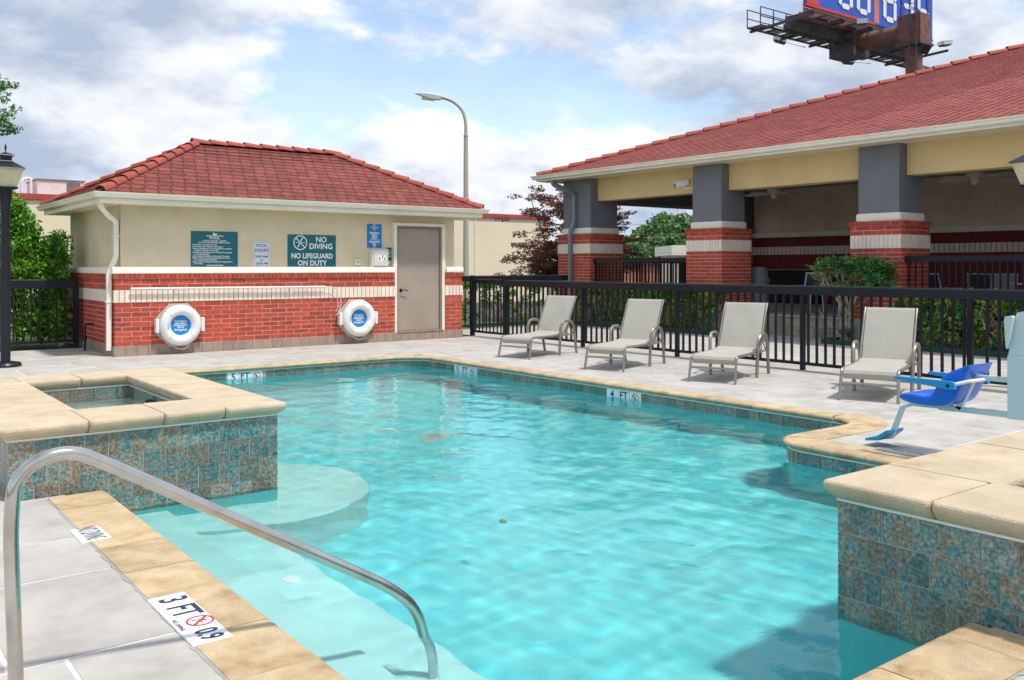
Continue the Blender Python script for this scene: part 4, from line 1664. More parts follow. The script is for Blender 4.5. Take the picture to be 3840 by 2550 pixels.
railing((16.34, 17.83, 0), (16.34, 14.51, 0), .56, 1.715, .125, pav, rail=(.08, .11))
railing((16.34, 9.16, 0), (16.34, 5.97, 0), .56, 1.705, .125, pav, rail=(.08, .11))
railing((17.40, 18.4, 0), (22.6, 18.4, 0), .56, 1.69, .125, pav, rail=(.08, .09))

# ceiling fans
def fan(x, y, a0_, label):
    f_ = root('ceiling_fan', (x, y, 3.8), label, 'ceiling fan', 'ceiling fans under the pavilion')
    MB().tube([(x, y, 3.80), (x, y, 3.42)], .02, 8).build('rod', 'dark_hw', f_)
    MB().lathe([(.10, -.16), (.16, -.12), (.17, -.06), (.16, -.02), (.08, 0)], (x, y, 3.47), 18).build('motor', 'fan', f_, smooth=True)
    MB().lathe([(.05, -.1), (.07, -.08), (.07, 0)], (x, y, 3.31), 14).build('light_cup', 'fan', f_, smooth=True)
    for i in range(5):
        a = a0_ + 2 * math.pi * i / 5
        d = Vector((math.cos(a), math.sin(a), 0))
        s1 = Vector((-d.y, d.x, 0))
        tl = (s1 * .95 + Vector((0, 0, .25))).normalized()
        c0 = Vector((x, y, 3.325))
        bl = MB()
        pts = [(.17, .03), (.34, .06), (.70, .075), (.79, .05), (.79, -.05), (.70, -.075), (.34, -.06), (.17, -.03)]
        n = d.cross(tl)
        bl.prism(pts, lambda u_, v_, t_: c0 + d * u_ + tl * v_ + n * t_, 0, .012)
        bl.build('blade', 'fan', f_)


fan(19.2, 14.27, .5, 'white ceiling fan hanging between the brick columns')
fan(19.2, 9.25, .25, 'white ceiling fan near the ochre beam end, beyond the lamp')

# security camera
sc = root('security_camera', (16.4, 14.55, 3.4), 'white security camera bracketed on the grey column', 'camera')
cpos = Vector((16.38, 14.80, 3.47))
fd = Vector((-.75, .55, -.22)).normalized()
sd = fd.cross(Vector((0, 0, 1))).normalized()
u_ = sd.cross(fd)
MB().obox(cpos, (fd, sd, u_), (.16, .055, .055)).build('housing', 'white', sc)
MB().obox(cpos + u_ * .065 + fd * .03, (fd, sd, u_), (.2, .068, .008)).build('sun_shield', 'white', sc)
MB().obox(cpos + fd * .165, (fd, sd, u_), (.008, .045, .045)).build('lens', 'black', sc)
MB().tube([cpos - u_ * .05, cpos + Vector((.06, -.1, -.12)), (16.42, 14.40, 3.36)], .016, 8).build('bracket', 'white', sc)


# furniture inside the pavilion
def patio_chair(x, y, rz, label, m_s='chair_s', m_f='chair_w'):
    c_ = root('patio_chair', (0, 0, 0), label, 'chair', 'chairs inside the pavilion')
    for sx in (-1, 1):
        MB().tube([(sx * .25, .24, 0), (sx * .25, .22, .42), (sx * .25, .22, .62)], .017, 6).build('leg', m_f, c_)
        MB().tube([(sx * .25, -.30, 0), (sx * .25, -.24, .42), (sx * .23, -.34, .92)], .017, 6).build('leg', m_f, c_)
        MB().bar((sx * .26, .24, .63), (sx * .26, -.28, .63), .04, .02).build('armrest', m_f, c_)
    MB().bar((-.25, -.34, .92), (.25, -.34, .92), .03, .03).build('back_bar', m_f, c_)
    MB().obox((0, 0, .42), ((1, 0, 0), (0, 1, 0), (0, 0, 1)), (.235, .24, .008)).build('seat', m_s, c_)
    MB().obox((0, -.29, .67), ((1, 0, 0), (0, .2, -1), (0, 1, .2)), (.215, .24, .006)).build('backrest', m_s, c_)
    c_.location = (x, y, .43)
    c_.rotation_euler = (0, 0, rz)
    return c_


def patio_table(x, y, label, r=.5, h=.72):
    t_ = root('patio_table', (x, y, .43), label, 'table')
    MB().lathe([(r, 0), (r + .01, .015), (r, .03)], (x, y, .43 + h), 24).build('table_top', 'chair_w', t_)
    for i in range(4):
        a = math.pi / 4 + i * math.pi / 2
        MB().tube([(x + .3 * math.cos(a), y + .3 * math.sin(a), .43 + h), (x + .38 * math.cos(a), y + .38 * math.sin(a), .43)], .016, 6).build('leg', 'chair_w', t_)


patio_chair(18.2, 12.62, math.pi / 2, 'white framed chair with black sling back above the stone risers')
patio_chair(19.0, 12.2, math.pi * .9, 'white framed chair half hidden by the clipped shrub')
patio_chair(18.0, 11.3, .3, 'white framed chair behind the clipped shrub trunk')
patio_table(18.9, 11.5, 'white framed patio table behind the clipped shrub')
patio_chair(18.3, 9.42, math.pi * .95, 'tilted white framed chair just beside the brick column railing')
patio_chair(18.2, 8.35, math.pi / 2, 'grey sling chair seen through the black railing, left of two', 'bin', 'grey_sign')
patio_chair(18.2, 7.55, math.pi / 2, 'grey sling chair seen through the railing at picture edge', 'bin', 'grey_sign')
patio_chair(19.4, 9.1, -math.pi / 2, 'dark sling chair facing the pool behind the railing', 'chair_s', 'grey_sign')
patio_table(18.9, 7.9, 'pale patio table behind the railing chairs')
bn = root('litter_bin', (17.75, 13.75, .43), 'grey litter bin with domed lid behind the brick column', 'bin')
MB().lathe([(.22, 0), (.24, .02), (.25, .70), (.24, .72)], (17.75, 13.62, .43), 20).build('drum', 'bin', bn, smooth=True)
MB().lathe([(.27, 0), (.27, .04), (.22, .10), (.20, .26), (.16, .33), (.06, .36)], (17.75, 13.62, 1.15), 20).build('lid', 'bin', bn, smooth=True)

# ------------------------------------------------------------------ pool fence, gate and side fences
XR = 11.4
fn, p, d = railing((XR, 15.12, 0), (XR, 2.6, 0), .07, 1.225, .14, None, 'long black picket fence behind the row of sun loungers', name='pool_fence', rail=(.10, .13), pw=.03,
                   post_at=[15.12 - y for y in (12.75, 10.4, 7.97, 5.55, 3.15)])
for y in (12.75, 10.4, 7.97, 5.55, 3.15):
    MB().box(XR - .03, y - .03, 0, XR + .03, y + .03, 1.10).build('post', 'black_metal', fn)


def end_post(parent, x, y, h=1.31, w=.085):
    MB().bev(x - w / 2, y - w / 2, 0, x + w / 2, y + w / 2, h - .03, .008).build('post', 'black_metal', parent)
    MB().bev(x - w / 2 - .006, y - w / 2 - .006, h - .03, x + w / 2 + .006, y + w / 2 + .006, h, .01).build('post_cap', 'black_metal', parent)


end_post(fn, XR, 15.165)
gt, p, d = railing((XR, 16.30, 0), (XR, 15.25, 0), .07, 1.235, .13, None, 'narrow black picket gate beside the pool house corner', name='pool_gate', rail=(.05, .10), pw=.022)
gt['category'] = 'gate'
end_post(gt, XR, 16.36)
MB().tube([(XR - .05, 15.36, 1.07), (XR - .07, 15.33, 1.09), (XR - .07, 15.29, 1.06), (XR - .05, 15.27, 1.02)], .012, 6).build('latch', 'ac', gt)
MB().lathe([(.028, 0), (.028, .03)], (XR - .07, 15.30, 1.02), 10, ((0, 1, 0), (0, 0, 1), (-1, 0, 0))).build('latch_cylinder', 'ac', gt)
railing((11.2, 17.9, 0), (15.45, 17.9, 0), .07, 1.285, .14, None, 'black picket fence behind the gate, ending at the brick column', name='rear_fence', rail=(.10, .14), pw=.024)
lf, p, d = railing((-1.5, 18.3, 0), (3.85, 18.3, 0), .11, 1.27, .14, None, 'short black picket fence in front of the leafy bushes', name='side_fence', rail=(.09, .16), pw=.026)
MB().box(3.78, 18.26, 0, 3.86, 18.34, 1.12).build('post', 'black_metal', lf)


# ------------------------------------------------------------------ lamp posts
def lamp_post(x, y, h, label):
    l_ = root('lamp_post', (x, y, 0), label, 'lamp post', 'lamp posts round the pool')
    MB().lathe([(.215, 0), (.22, .03), (.20, .06), (.12, .075)], (x, y, 0), 20).build('base_plate', 'navy_post', l_, smooth=True)
    s0 = h - .78
    MB().lathe([(.068, .06), (.066, 1.2), (.062, s0 - .36), (.066, s0 - .33), (.066, s0 - .25)], (x, y, 0), 18).build('shaft', 'navy_post', l_, smooth=True)
    MB().lathe([(.067, s0 - .25), (.072, s0 - .22), (.094, s0), (.098, s0 + .02)], (x, y, 0), 18).build('collar', 'navy_post', l_, smooth=True)
    sq = lambda prof: MB().lathe([(r * 1.414, z) for r, z in prof], (x, y, s0), 4)
    sq([(.145, .02), (.15, .045), (.10, .046)]).build('gallery', 'navy_post', l_)
    hd = sq([(.125, .047), (.205, .315)]).build('glass_lantern', 'lamp_glass', l_)
    for sx in (-1, 1):
        for sy in (-1, 1):
            MB().bar((x + sx * .126, y + sy * .126, s0 + .047), (x + sx * .206, y + sy * .206, s0 + .315), .012).build('glazing_bar', 'lamp_glass', l_)
    sq([(.24, .315), (.235, .325), (.13, .40), (.085, .43), (.08, .44)]).build('hood', 'navy_post', l_)
    sq([(.075, .44), (.078, .51), (.11, .515), (.105, .525), (.03, .565), (.01, .57)]).build('vent_cap', 'navy_post', l_)
    MB().lathe([(.008, .565), (.008, .60), (.018, .635), (.012, .67), (.002, .70)], (x, y, s0), 8).build('finial', 'navy_post', l_, smooth=True)


lamp_post(2.26, 15.5, 3.43, 'dark lamp post with square lantern by the leafy bushes')
lamp_post(11.9, 4.98, 3.24, 'lantern head peeking in below the pavilion eave at the edge')

# ------------------------------------------------------------------ steel handrail
hr = root('pool_handrail', (.53, 3.5, 0), 'polished steel handrail curving down into the pool steps', 'handrail')
path = smooth_path([(.545, 3.5, -.01), (.525, 3.5, .62), (.54, 3.5, .80), (.70, 3.5, .862), (.86, 3.5, .775), (1.99, 3.5, .10), (2.13, 3.5, -.02), (2.20, 3.5, -.25), (2.23, 3.5, -.63)], .13, 8)
MB().tube(path, .0245, 20).build('rail', 'steel', hr, smooth=True)
MB().lathe([(.055, 0), (.055, .008), (.04, .018), (.026, .02)], (.545, 3.5, .001), 18).build('escutcheon', 'steel', hr, smooth=True)


# ------------------------------------------------------------------ sun loungers
def lounger():
    """foot end at the origin, head towards +x, 0.62 wide"""
    r_ = root('sun_lounger', (0, 0, 0), 'sun lounger', 'sun lounger', 'sun loungers along the pool fence')
    hw = .30
    # seat sling
    prof = [(-.02, .25), (-.035, .30), (-.015, .335), (.04, .352), (.20, .355), (.55, .352), (.85, .362), (1.02, .385)]
    b = MB()
    fr = []
    top = [(x, z) for x, z in prof]
    poly = top + [(x + .004, z - .012) for x, z in reversed(top)]
    MB().prism(poly, lambda a, c, t: (a, t, c), -hw + .02, hw - .02).build('seat_sling', 'sling', r_)
    bp = [(1.03, .385), (1.10, .53), (1.20, .72), (1.30, .90), (1.335, .965), (1.36, .99), (1.39, .985)]
    poly = bp + [(x + .012, z - .004) for x, z in reversed(bp)]
    MB().prism(poly, lambda a, c, t: (a, t, c), -hw + .02, hw - .02).build('back_sling', 'sling', r_)
    for s1 in (-1, 1):
        y = s1 * hw
        rail = smooth_path([(-.10, y * 1.03, 0), (-.02, y, .33), (.03, y, .345), (.5, y, .335), (.95, y, .345), (1.06, y, .37)], .05)
        MB().tube(rail, .018, 8).build('side_rail', 'frame', r_, smooth=True)
        MB().tube(smooth_path([(1.03, y, .37), (1.10, y, .52), (1.30, y, .89), (1.37, y, .985)], .06), .014, 8).build('back_rail', 'frame', r_, smooth=True)
        MB().tube(smooth_path([(.78, y * 1.08, 0), (.80, y * 1.12, .50), (.88, y * 1.16, .575), (1.10, y * 1.16, .575), (1.20, y * 1.14, .50), (1.32, y * 1.1, 0)], .08), .023, 8).build('arm_frame', 'frame', r_, smooth=True)
        MB().tube([(.79, y * 1.1, .33), (1.23, y * 1.1, .345)], .013, 8).build('side_bar', 'frame', r_, smooth=True)
        MB().tube([(1.10, y, .50), (1.22, y * 1.05, .35)], .010, 6).build('recline_strut', 'frame', r_, smooth=True)
    MB().tube([(-.055, -hw, .19), (-.055, hw, .19)], .015, 8).build('cross_bar', 'frame', r_, smooth=True)
    MB().tube([(.80, -hw * 1.1, .30), (.80, hw * 1.1, .30)], .012, 8).build('cross_bar', 'frame', r_, smooth=True)
    MB().tube([(1.04, -hw, .375), (1.04, hw, .375)], .010, 8).build('cross_bar', 'frame', r_, smooth=True)
    MB().tube([(1.385, -hw, .975), (1.385, hw, .975)], .011, 8).build('back_bar', 'frame', r_, smooth=True)
    return r_


proto = lounger()
lab = ['tan sling sun lounger closest to the pool gate', 'tan sling sun lounger second along from the pool gate', 'tan sling sun lounger third along from the pool gate',
       'tan sling sun lounger nearest the blue pool lift chair']
for i, (x, y, a) in enumerate(((9.16, 11.86, 17), (9.10, 9.66, 20), (9.26, 7.81, 21), (9.36, 5.67, 21))):
    o = proto if i == 0 else copy_tree(proto)
    o.location = (x, y, 0)
    o.rotation_euler = (0, 0, math.radians(a))
    o['label'] = lab[i]

# ------------------------------------------------------------------ pool lift
lift = root('pool_lift', (0, 0, 0), 'pale pool lift with bright blue plastic seat and footrest', 'pool lift')
# local frame: +x forward (towards the footrest), z up; mast face at x = 0
LX, LY = 7.12, 3.146


def LP(px, py, y=0.0):
    """side-elevation drawing units to metres in the lift's own frame, at offset y to its left"""
    k = (1380 + px * .351) / 3419
    t = (LX - y) / (.6067 + .7949 * k)
    return ((.7949 - .6067 * k) * t - LY, y, 1.5 - (150 + py * .351) / 3419 * t)


def lpoly(name, pts, y0, y1, m='lift', parent=None, ref=0.0):
    P2 = [(LP(a, c, ref)[0], LP(a, c, ref)[2]) for a, c in pts]
    return MB().prism(P2, lambda a, c, t: (a, t, c), y0, y1).build(name, m, parent or lift)


def lbar(name, pts, w, h, m='lift'):
    b = MB()
    for (a, c), (d, e) in zip(pts[:-1], pts[1:]):
        b.bar(LP(a, c), LP(d, e), h, w, up=(0, 1, 0))
    return b.build(name, m, lift)


MB().bev(-.22, -.12, 0, -.02, .12, .10, .015).build('foot_block', 'lift', lift)
MB().bev(-.15, -.05, .10, -.09, .05, .30, .008).build('mast_stub', 'lift', lift)
lpoly('mast', [(1427, 515), (1427, 1185), (1620, 1205), (1640, 515)], -.10, .10)
lpoly('mast_cover', [(1437, 513), (1505, 120), (1530, 60), (1640, 40), (1640, 513)], -.10, .10)
lpoly('control_handle', [(1425, 130), (1440, 95), (1500, 90), (1516, 110), (1480, 330), (1450, 440), (1440, 400)], .105, .15)
lbar('lower_arm', [(1430, 1160), (860, 1095), (640, 1072)], .05, .042)
lbar('upper_arm', [(1430, 788), (985, 748)], .05, .036)
lbar('back_strut', [(1005, 745), (845, 1090)], .05, .042)
lbar('leg_support', [(650, 1072), (350, 1040), (235, 1078)], .035, .026)
lbar('leg_bar', [(245, 1070), (118, 1398)], .04, .032)
lbar('foot_bar', [(140, 1396), (25, 1402)], .035, .02)
lpoly('footrest', [(-75, 1385), (-70, 1412), (60, 1414), (165, 1340), (170, 1310), (150, 1306), (40, 1372)], -.12, .12, 'arm_blue')
# bucket seat lofted across its width
low = [(240, 975), (330, 1028), (500, 1055), (650, 1068), (800, 1058), (870, 950), (935, 800), (1000, 650), (1006, 618)]
upc = [(242, 935), (330, 900), (480, 925), (620, 960), (720, 955), (800, 850), (860, 740), (940, 655), (1000, 616)]
ups = [(242, 925), (340, 905), (480, 940), (575, 955), (610, 850), (660, 740), (740, 675), (880, 655), (1000, 614)]
b = MB()
nt = 15
k_ = len(low)
for layer in (0, 1):
    for i in range(k_):
        for j in range(nt):
            t = -1 + 2 * j / (nt - 1)
            wdt = .215 * (1 - .06 * (i / (k_ - 1)) ** 2) * (1 - .10 * (1 - min(i, 2) / 2))
            if layer == 0:
                w_ = abs(t) ** 5
                a = upc[i][0] + (ups[i][0] - upc[i][0]) * w_
                c = upc[i][1] + (ups[i][1] - upc[i][1]) * w_
            else:
                w_ = abs(t) ** 4
                mx_, my_ = (upc[i][0] + low[i][0]) / 2, (upc[i][1] + low[i][1]) / 2
                a = low[i][0] + (mx_ - low[i][0]) * .25 * w_
                c = low[i][1] + (my_ - low[i][1]) * .25 * w_
            p_ = LP(a, c, .12)
            b.v.append((p_[0], t * wdt * (1 if layer == 0 else .96), p_[2]))
q = k_ * nt
for i in range(k_ - 1):
    for j in range(nt - 1):
        a = i * nt + j
        b.f.append((a, a + 1, a + nt + 1, a + nt))
        b.f.append((q + a, q + a + nt, q + a + nt + 1, q + a + 1))
    for j in (0, nt - 1):
        a = i * nt + j
        b.f.append((a, a + nt, q + a + nt, q + a))
for j in range(nt - 1):
    for i in (0, k_ - 1):
        a = i * nt + j
        b.f.append((a, a + 1, q + a + 1, q + a))
ss = b.build('seat_shell', 'seat_blue', lift, smooth=False)
import bmesh
bm = bmesh.new()
bm.from_mesh(ss.data)
bmesh.ops.recalc_face_normals(bm, faces=bm.faces[:])
bm.to_mesh(ss.data)
bm.free()
ss.data.polygons.foreach_set('use_smooth', [True] * len(ss.data.polygons))
md = ss.modifiers.new('rounding', 'SUBSURF')
md.levels = md.render_levels = 2
for s1 in (-1, 1):
    y = s1 * .262
    arm = lpoly('armrest', [(160, 752), (175, 740), (770, 800), (805, 822), (808, 885), (720, 880), (170, 768)], y - .022, y + .022, 'arm_blue', None, .262)
    p_ = LP(738, 845, .262)
    MB().lathe([(.014, 0), (.012, .006)], (p_[0], y + s1 * .022, p_[2]), 12, ((1, 0, 0), (0, 0, 1), (0, s1, 0))).build('pivot_bolt', 'black', arm)
    q0, q1 = LP(760, 840, .262), LP(965, 797, .2)
    MB().tube([(q0[0], y, q0[2]), (q1[0], y * .8, q1[2]), (q1[0] - .02, 0, q1[2])], .014, 8).build('arm_tube', 'white', lift)
lift.location = (LX, LY, 0)
lift.rotation_euler = (0, 0, math.pi / 2)


# ------------------------------------------------------------------ vegetation
def leaves(name, pts, size, m, parent, nrm=None, asp=.5, spread=1.0, kind=None):
    """one folded leaf (two triangles) per point"""
    pts = np.asarray(pts, dtype=np.float64)
    n = len(pts)
    d = NR.normal(size=(n, 3))
    if nrm is not None:
        d = d * spread + np.asarray(nrm)
    d /= np.linalg.norm(d, axis=1, keepdims=True) + 1e-9
    r = NR.normal(size=(n, 3))
    a = np.cross(d, r)
    a /= np.linalg.norm(a, axis=1, keepdims=True) + 1e-9
    c = np.cross(d, a)
    s = size * NR.uniform(.6, 1.35, size=(n, 1))
    v = np.empty((n, 4, 3))
    v[:, 0] = pts - a * s * .5
    v[:, 1] = pts + c * s * asp * .5 + d * s * .12
    v[:, 2] = pts + a * s * .5
    v[:, 3] = pts - c * s * asp * .5 + d * s * .12
    base = np.arange(n)[:, None] * 4
    f = np.concatenate([base + np.array([[0, 1, 2]]), base + np.array([[0, 2, 3]])], axis=1).reshape(-1)
    me = bpy.data.meshes.new(name)
    me.vertices.add(n * 4)
    me.vertices.foreach_set('co', v.reshape(-1))
    me.loops.add(n * 6)
    me.loops.foreach_set('vertex_index', f.astype(np.int32))
    me.polygons.add(n * 2)
    me.polygons.foreach_set('loop_start', np.arange(0, n * 6, 3, dtype=np.int32))
    me.materials.append(M[m])
    me.update(calc_edges=True)
    me.validate()
    return place(name, me, parent, kind=kind)


def clumps(centers, n_each, sig, jitter=.3):
    out = []
    for c in centers:
        k = max(4, int(n_each * RND.uniform(1 - jitter, 1 + jitter)))
        p = NR.normal(size=(k, 3))
        p /= np.linalg.norm(p, axis=1, keepdims=True)
        rr = NR.uniform(.35, 1, size=(k, 1)) ** .6
        out.append(np.asarray(c) + p * rr * np.asarray(sig))
    return np.concatenate(out)


def hedge_plant(name, x0, y0, x1, y1, z0, z1, n, label, m, size, parent_loc, stems, group=None, skirt=.0, bare=()):
    h_ = root(name, parent_loc, label, 'hedge', group)
    cs_ = []
    for i in range(n):
        # crowd the shell of the box
        x, y, z = RND.uniform(x0, x1), RND.uniform(y0, y1), z0 + (z1 - z0) * RND.random() ** .75
        f = RND.random()
        if f < .45:
            x = x0 + RND.uniform(0, .10)
        elif f < .75:
            z = z1 - RND.uniform(0, .10)
        if any(a < y < c and z < zz for a, c, zz in bare) and RND.random() < .8:
            continue
        cs_.append((x, y, z + RND.gauss(0, .03)))
    leaves('foliage', clumps(cs_, 34, (.095, .095, .085)), size, m, h_, nrm=np.array([[-.3, -.2, .55]]), asp=.55)
    b = MB()
    for i in range(stems):
        x, y = RND.uniform(x0 + .1, x1), RND.uniform(y0, y1)
        p = Vector((x, y, .02))
        for k in range(RND.randint(2, 3)):
            q = p + Vector((RND.uniform(-.3, .05), RND.uniform(-.35, .35), RND.uniform(.5, .85) * (z1 - .1)))
            mid = (p + q) / 2 + Vector((RND.uniform(-.12, .06), RND.uniform(-.12, .12), 0))
            b.tube([p, mid, q], [.010, .007, .004], 5, cap=False)
            for t in range(3):
                e = q + Vector((RND.uniform(-.22, .1), RND.uniform(-.25, .25), RND.uniform(-.1, .22)))
                b.tube([mid.lerp(q, RND.random()), e], [.005, .002], 4, cap=False)
    b.build('stems', 'stem', h_)
    return h_


def bed(name, x0, y0, x1, y1, label):
    r_ = root(name, ((x0 + x1) / 2, (y0 + y1) / 2, 0), label, 'planting bed', 'green edged planting beds')
    MB().box(x0, y0, -.02, x1, y1, .05).build('soil', 'soil', r_)
    b = [MB().box(x0 - .02, y0 - .02, -.01, x0, y1 + .02, .10), MB().box(x0, y0 - .02, -.01, x1, y0, .10), MB().box(x0, y1, -.01, x1, y1 + .02, .10)]
    for q in b:
        q.build('edging_strip', 'edging', r_)


bed('planting_bed', 15.58, 13.15, 16.19, 17.75, 'green edged bed under the hedge behind three sun loungers')
bed('planting_bed', 15.58, 4.5, 16.19, 9.05, 'green edged bed under the hedge behind the blue lift seat')
bed('planting_bed', 15.58, 9.85, 16.18, 10.45, 'small green edged tray under the clipped shrub')
hedge_plant('hedge', 15.60, 13.2, 16.15, 17.7, .12, .98, 560, 'leafy hedge with bare stems behind the first two loungers', 'leaf_hedge', .075, (15.9, 15.4, 0), 44)
hedge_plant('hedge', 15.60, 4.6, 16.18, 9.0, .12, 1.0, 620, 'bright leafy hedge behind the blue pool lift seat', 'leaf_hedge', .085, (15.9, 6.8, 0), 34, bare=((5.3, 6.4, .95),))
hedge_plant('hedge', 11.6, 18.2, 15.3, 19.0, .1, 1.12, 420, 'bright green hedge seen through the narrow gate', 'leaf_bush', .07, (13.4, 18.6, 0), 14)


def limb(b, p, q, r0, r1, bend=.1, n=4, sides=6):
    p, q = Vector(p), Vector(q)
    pts, rs = [], []
    off = Vector((RND.gauss(0, bend), RND.gauss(0, bend), RND.gauss(0, bend * .4)))
    for i in range(n + 1):
        t = i / n
        pts.append(p.lerp(q, t) + off * math.sin(math.pi * t))
        rs.append(r0 + (r1 - r0) * t)
    b.tube(pts, rs, sides, cap=False)
    return pts


# clipped shrub in front of the middle column
tp = root('clipped_shrub', (15.88, 10.12, 0), 'flat topped clipped shrub with bare pale stems before the brick column', 'shrub')
b = MB()
base = Vector((15.88, 10.12, .03))
ends = []
for i in range(5):
    q = base + Vector((RND.uniform(-.08, .08), RND.uniform(-.12, .12), RND.uniform(.45, .7)))
    limb(b, base + Vector((RND.uniform(-.04, .04), RND.uniform(-.06, .06), 0)), q, .030, .022, .03)
    for k in range(4):
        e = Vector((15.9 + RND.uniform(-.30, .22), 10.0 + RND.uniform(-.60, .62), RND.uniform(1.05, 1.45)))
        limb(b, q, e, .018, .008, .06)
        for t in range(5):
            e2 = e + Vector((RND.uniform(-.22, .15), RND.uniform(-.25, .25), RND.uniform(.02, .25)))
            limb(b, e, e2, .007, .003, .03, 2, 4)
limb(b, base, base + Vector((-.1, .55, .62)), .02, .008, .05)
b.build('trunk', 'stem', tp, smooth=True)
cs_ = []
for i in range(360):
    y = RND.uniform(-.66, .68)
    z = 1.66 - abs(RND.gauss(0, .13)) - .18 * (abs(y) / .7) ** 3 * RND.random()
    if RND.random() < .38:
        y = -.40 + RND.gauss(0, .22)
        z = RND.uniform(1.05, 1.6)
    cs_.append((15.9 + RND.uniform(-.32, .28), 10.0 + y, z))
cs_ += [(15.85 + RND.uniform(-.15, .15), 10.1 + RND.gauss(-.05, .12), RND.uniform(1.0, 1.2)) for _ in range(22)]
cs_ += [(15.86 + RND.uniform(-.1, .1), 10.1 + RND.gauss(0, .1), RND.uniform(.08, .3)) for _ in range(12)]
leaves('crown', clumps(cs_, 30, (.085, .085, .065)), .055, 'leaf_top', tp, nrm=np.array([[-.3, -.2, .6]]), asp=.5)

# big leafy bush behind the side fence
def shrub(x0, x1, y0, y1, zt, n, label, m, size, prof):
    s_ = root('leafy_bush', ((x0 + x1) / 2, (y0 + y1) / 2, 0), label, 'bush', 'leafy bushes behind the side fence')
    cs_ = []
    while len(cs_) < n:
        x, y = RND.uniform(x0, x1), RND.uniform(y0, y1)
        zz = RND.uniform(.08, 1) ** .85 * prof(x)
        edge = min(x - x0, x1 - x) / (x1 - x0)
        if RND.random() < .5:
            y = y0 + RND.uniform(0, .2)
        cs_.append((x, y, zz + RND.gauss(0, .05)))
    leaves('crown', clumps(cs_, 38, (.15, .15, .12)), size, m, s_, nrm=np.array([[-.2, -.4, .6]]), asp=.5)
    b = MB()
    for i in range(9):
        x, y = RND.uniform(x0 + .3, x1 - .2), RND.uniform(y0 + .3, y1)
        for k in range(4):
            limb(b, (x, y, 0), (x + RND.gauss(0, .35), y + RND.gauss(0, .25), RND.uniform(.6, .9) * prof(x)), .022, .006, .08)
    b.build('trunk', 'trunk', s_)
    return s_


shrub(1.2, 3.72, 18.50, 20.0, 3, 1150, 'large bright green bush crowding the side fence', 'leaf_bush', .085,
      lambda x: 2.05 + .98 * max(0, min(1, (3.35 - x) / .8)) + .12 * math.sin(7 * x))
# a tree whose twigs reach in at the top corner
tr = root('street_tree', (1.25, 20.4, 0), 'leafy tree whose branch tips reach in at the top corner', 'tree')
b = MB()
tb = Vector((1.25, 20.4, 0))
limb(b, tb, tb + Vector((.1, 0, 2.9)), .13, .09, .05, 5, 10)
cs_ = []
for i in range(13):
    a = RND.uniform(0, 6.28)
    e = tb + Vector((.1 + 1.1 * math.cos(a), 1.1 * math.sin(a), RND.uniform(3.6, 5.6)))
    limb(b, tb + Vector((.1, 0, RND.uniform(2.4, 2.9))), e, .05, .012, .15)
    for k in range(9):
        cs_.append(e + Vector((RND.gauss(0, .32), RND.gauss(0, .32), RND.gauss(0, .3))))
for zz, xx in ((4.95, 2.86), (4.45, 2.93), (4.32, 2.85), (4.14, 2.98), (4.20, 2.86)):
    q = Vector((xx, 19.6, zz))
    s0 = tb + Vector((.4, -.2, zz - .5))
    limb(b, s0, q, .02, .004, .08)
    for t in (.55, .65, .75, .82, .88, .94, 1.0, 1.03):
        cs_.append(s0.lerp(q, t) + Vector((RND.gauss(0, .03), RND.gauss(0, .03), RND.gauss(0, .03))))
b.build('trunk', 'trunk', tr, smooth=True)
leaves('crown', clumps(cs_, 22, (.12, .12, .07)), .085, 'leaf_tree', tr, asp=.45)

# red leaved maple behind the far brick column
mp_ = root('maple_tree', (17.75, 20.55, 0), 'red purple leaved small maple behind the far brick column', 'tree')
b = MB()
mb_ = Vector((17.3, 20.2, 0))
cs_ = []
for i in range(26):
    a = 2 * math.pi * i / 26 + RND.gauss(0, .15)
    rr = RND.uniform(.6, 2.2) * (1.28 if math.cos(a) > .3 else 1)
    e = mb_ + Vector((.25 + rr * math.cos(a), rr * math.sin(a) * .8, RND.uniform(1.25, 3.5) - .22 * max(0, rr - 1.2)))
    e.y = max(e.y, 19.75)
    if i % 4 == 0:
        e = Vector((RND.uniform(18.5, 20.1), RND.uniform(19.8, 20.5), RND.uniform(1.7, 3.1)))
    k1 = mb_ + Vector((.1 * math.cos(a), .1 * math.sin(a), RND.uniform(.55, 1.0)))
    limb(b, mb_ + Vector((RND.gauss(0, .07), RND.gauss(0, .07), 0)), k1, .05, .04, .03)
    pts = limb(b, k1, e, .035, .010, .16, 6)
    for t in range(2, 7):
        for k in range(5):
            c_ = pts[t] + Vector((RND.gauss(0, .27), RND.gauss(0, .27), RND.gauss(.02, .10)))
            c_.y = max(c_.y, 19.45)
            if k < 5:
                limb(b, pts[t], c_, .008, .003, .04, 2, 4)
            cs_.append(c_)
for i in range(80):
    cs_.append(mb_ + Vector((RND.gauss(.4, .55), RND.gauss(0, .5), RND.uniform(2.9, 3.75))))
b.build('trunk', 'trunk', mp_, smooth=True)
leaves('crown', clumps(cs_, 58, (.24, .24, .07)), .082, 'leaf_maple', mp_, nrm=np.array([[0, 0, .8]]), asp=.42)

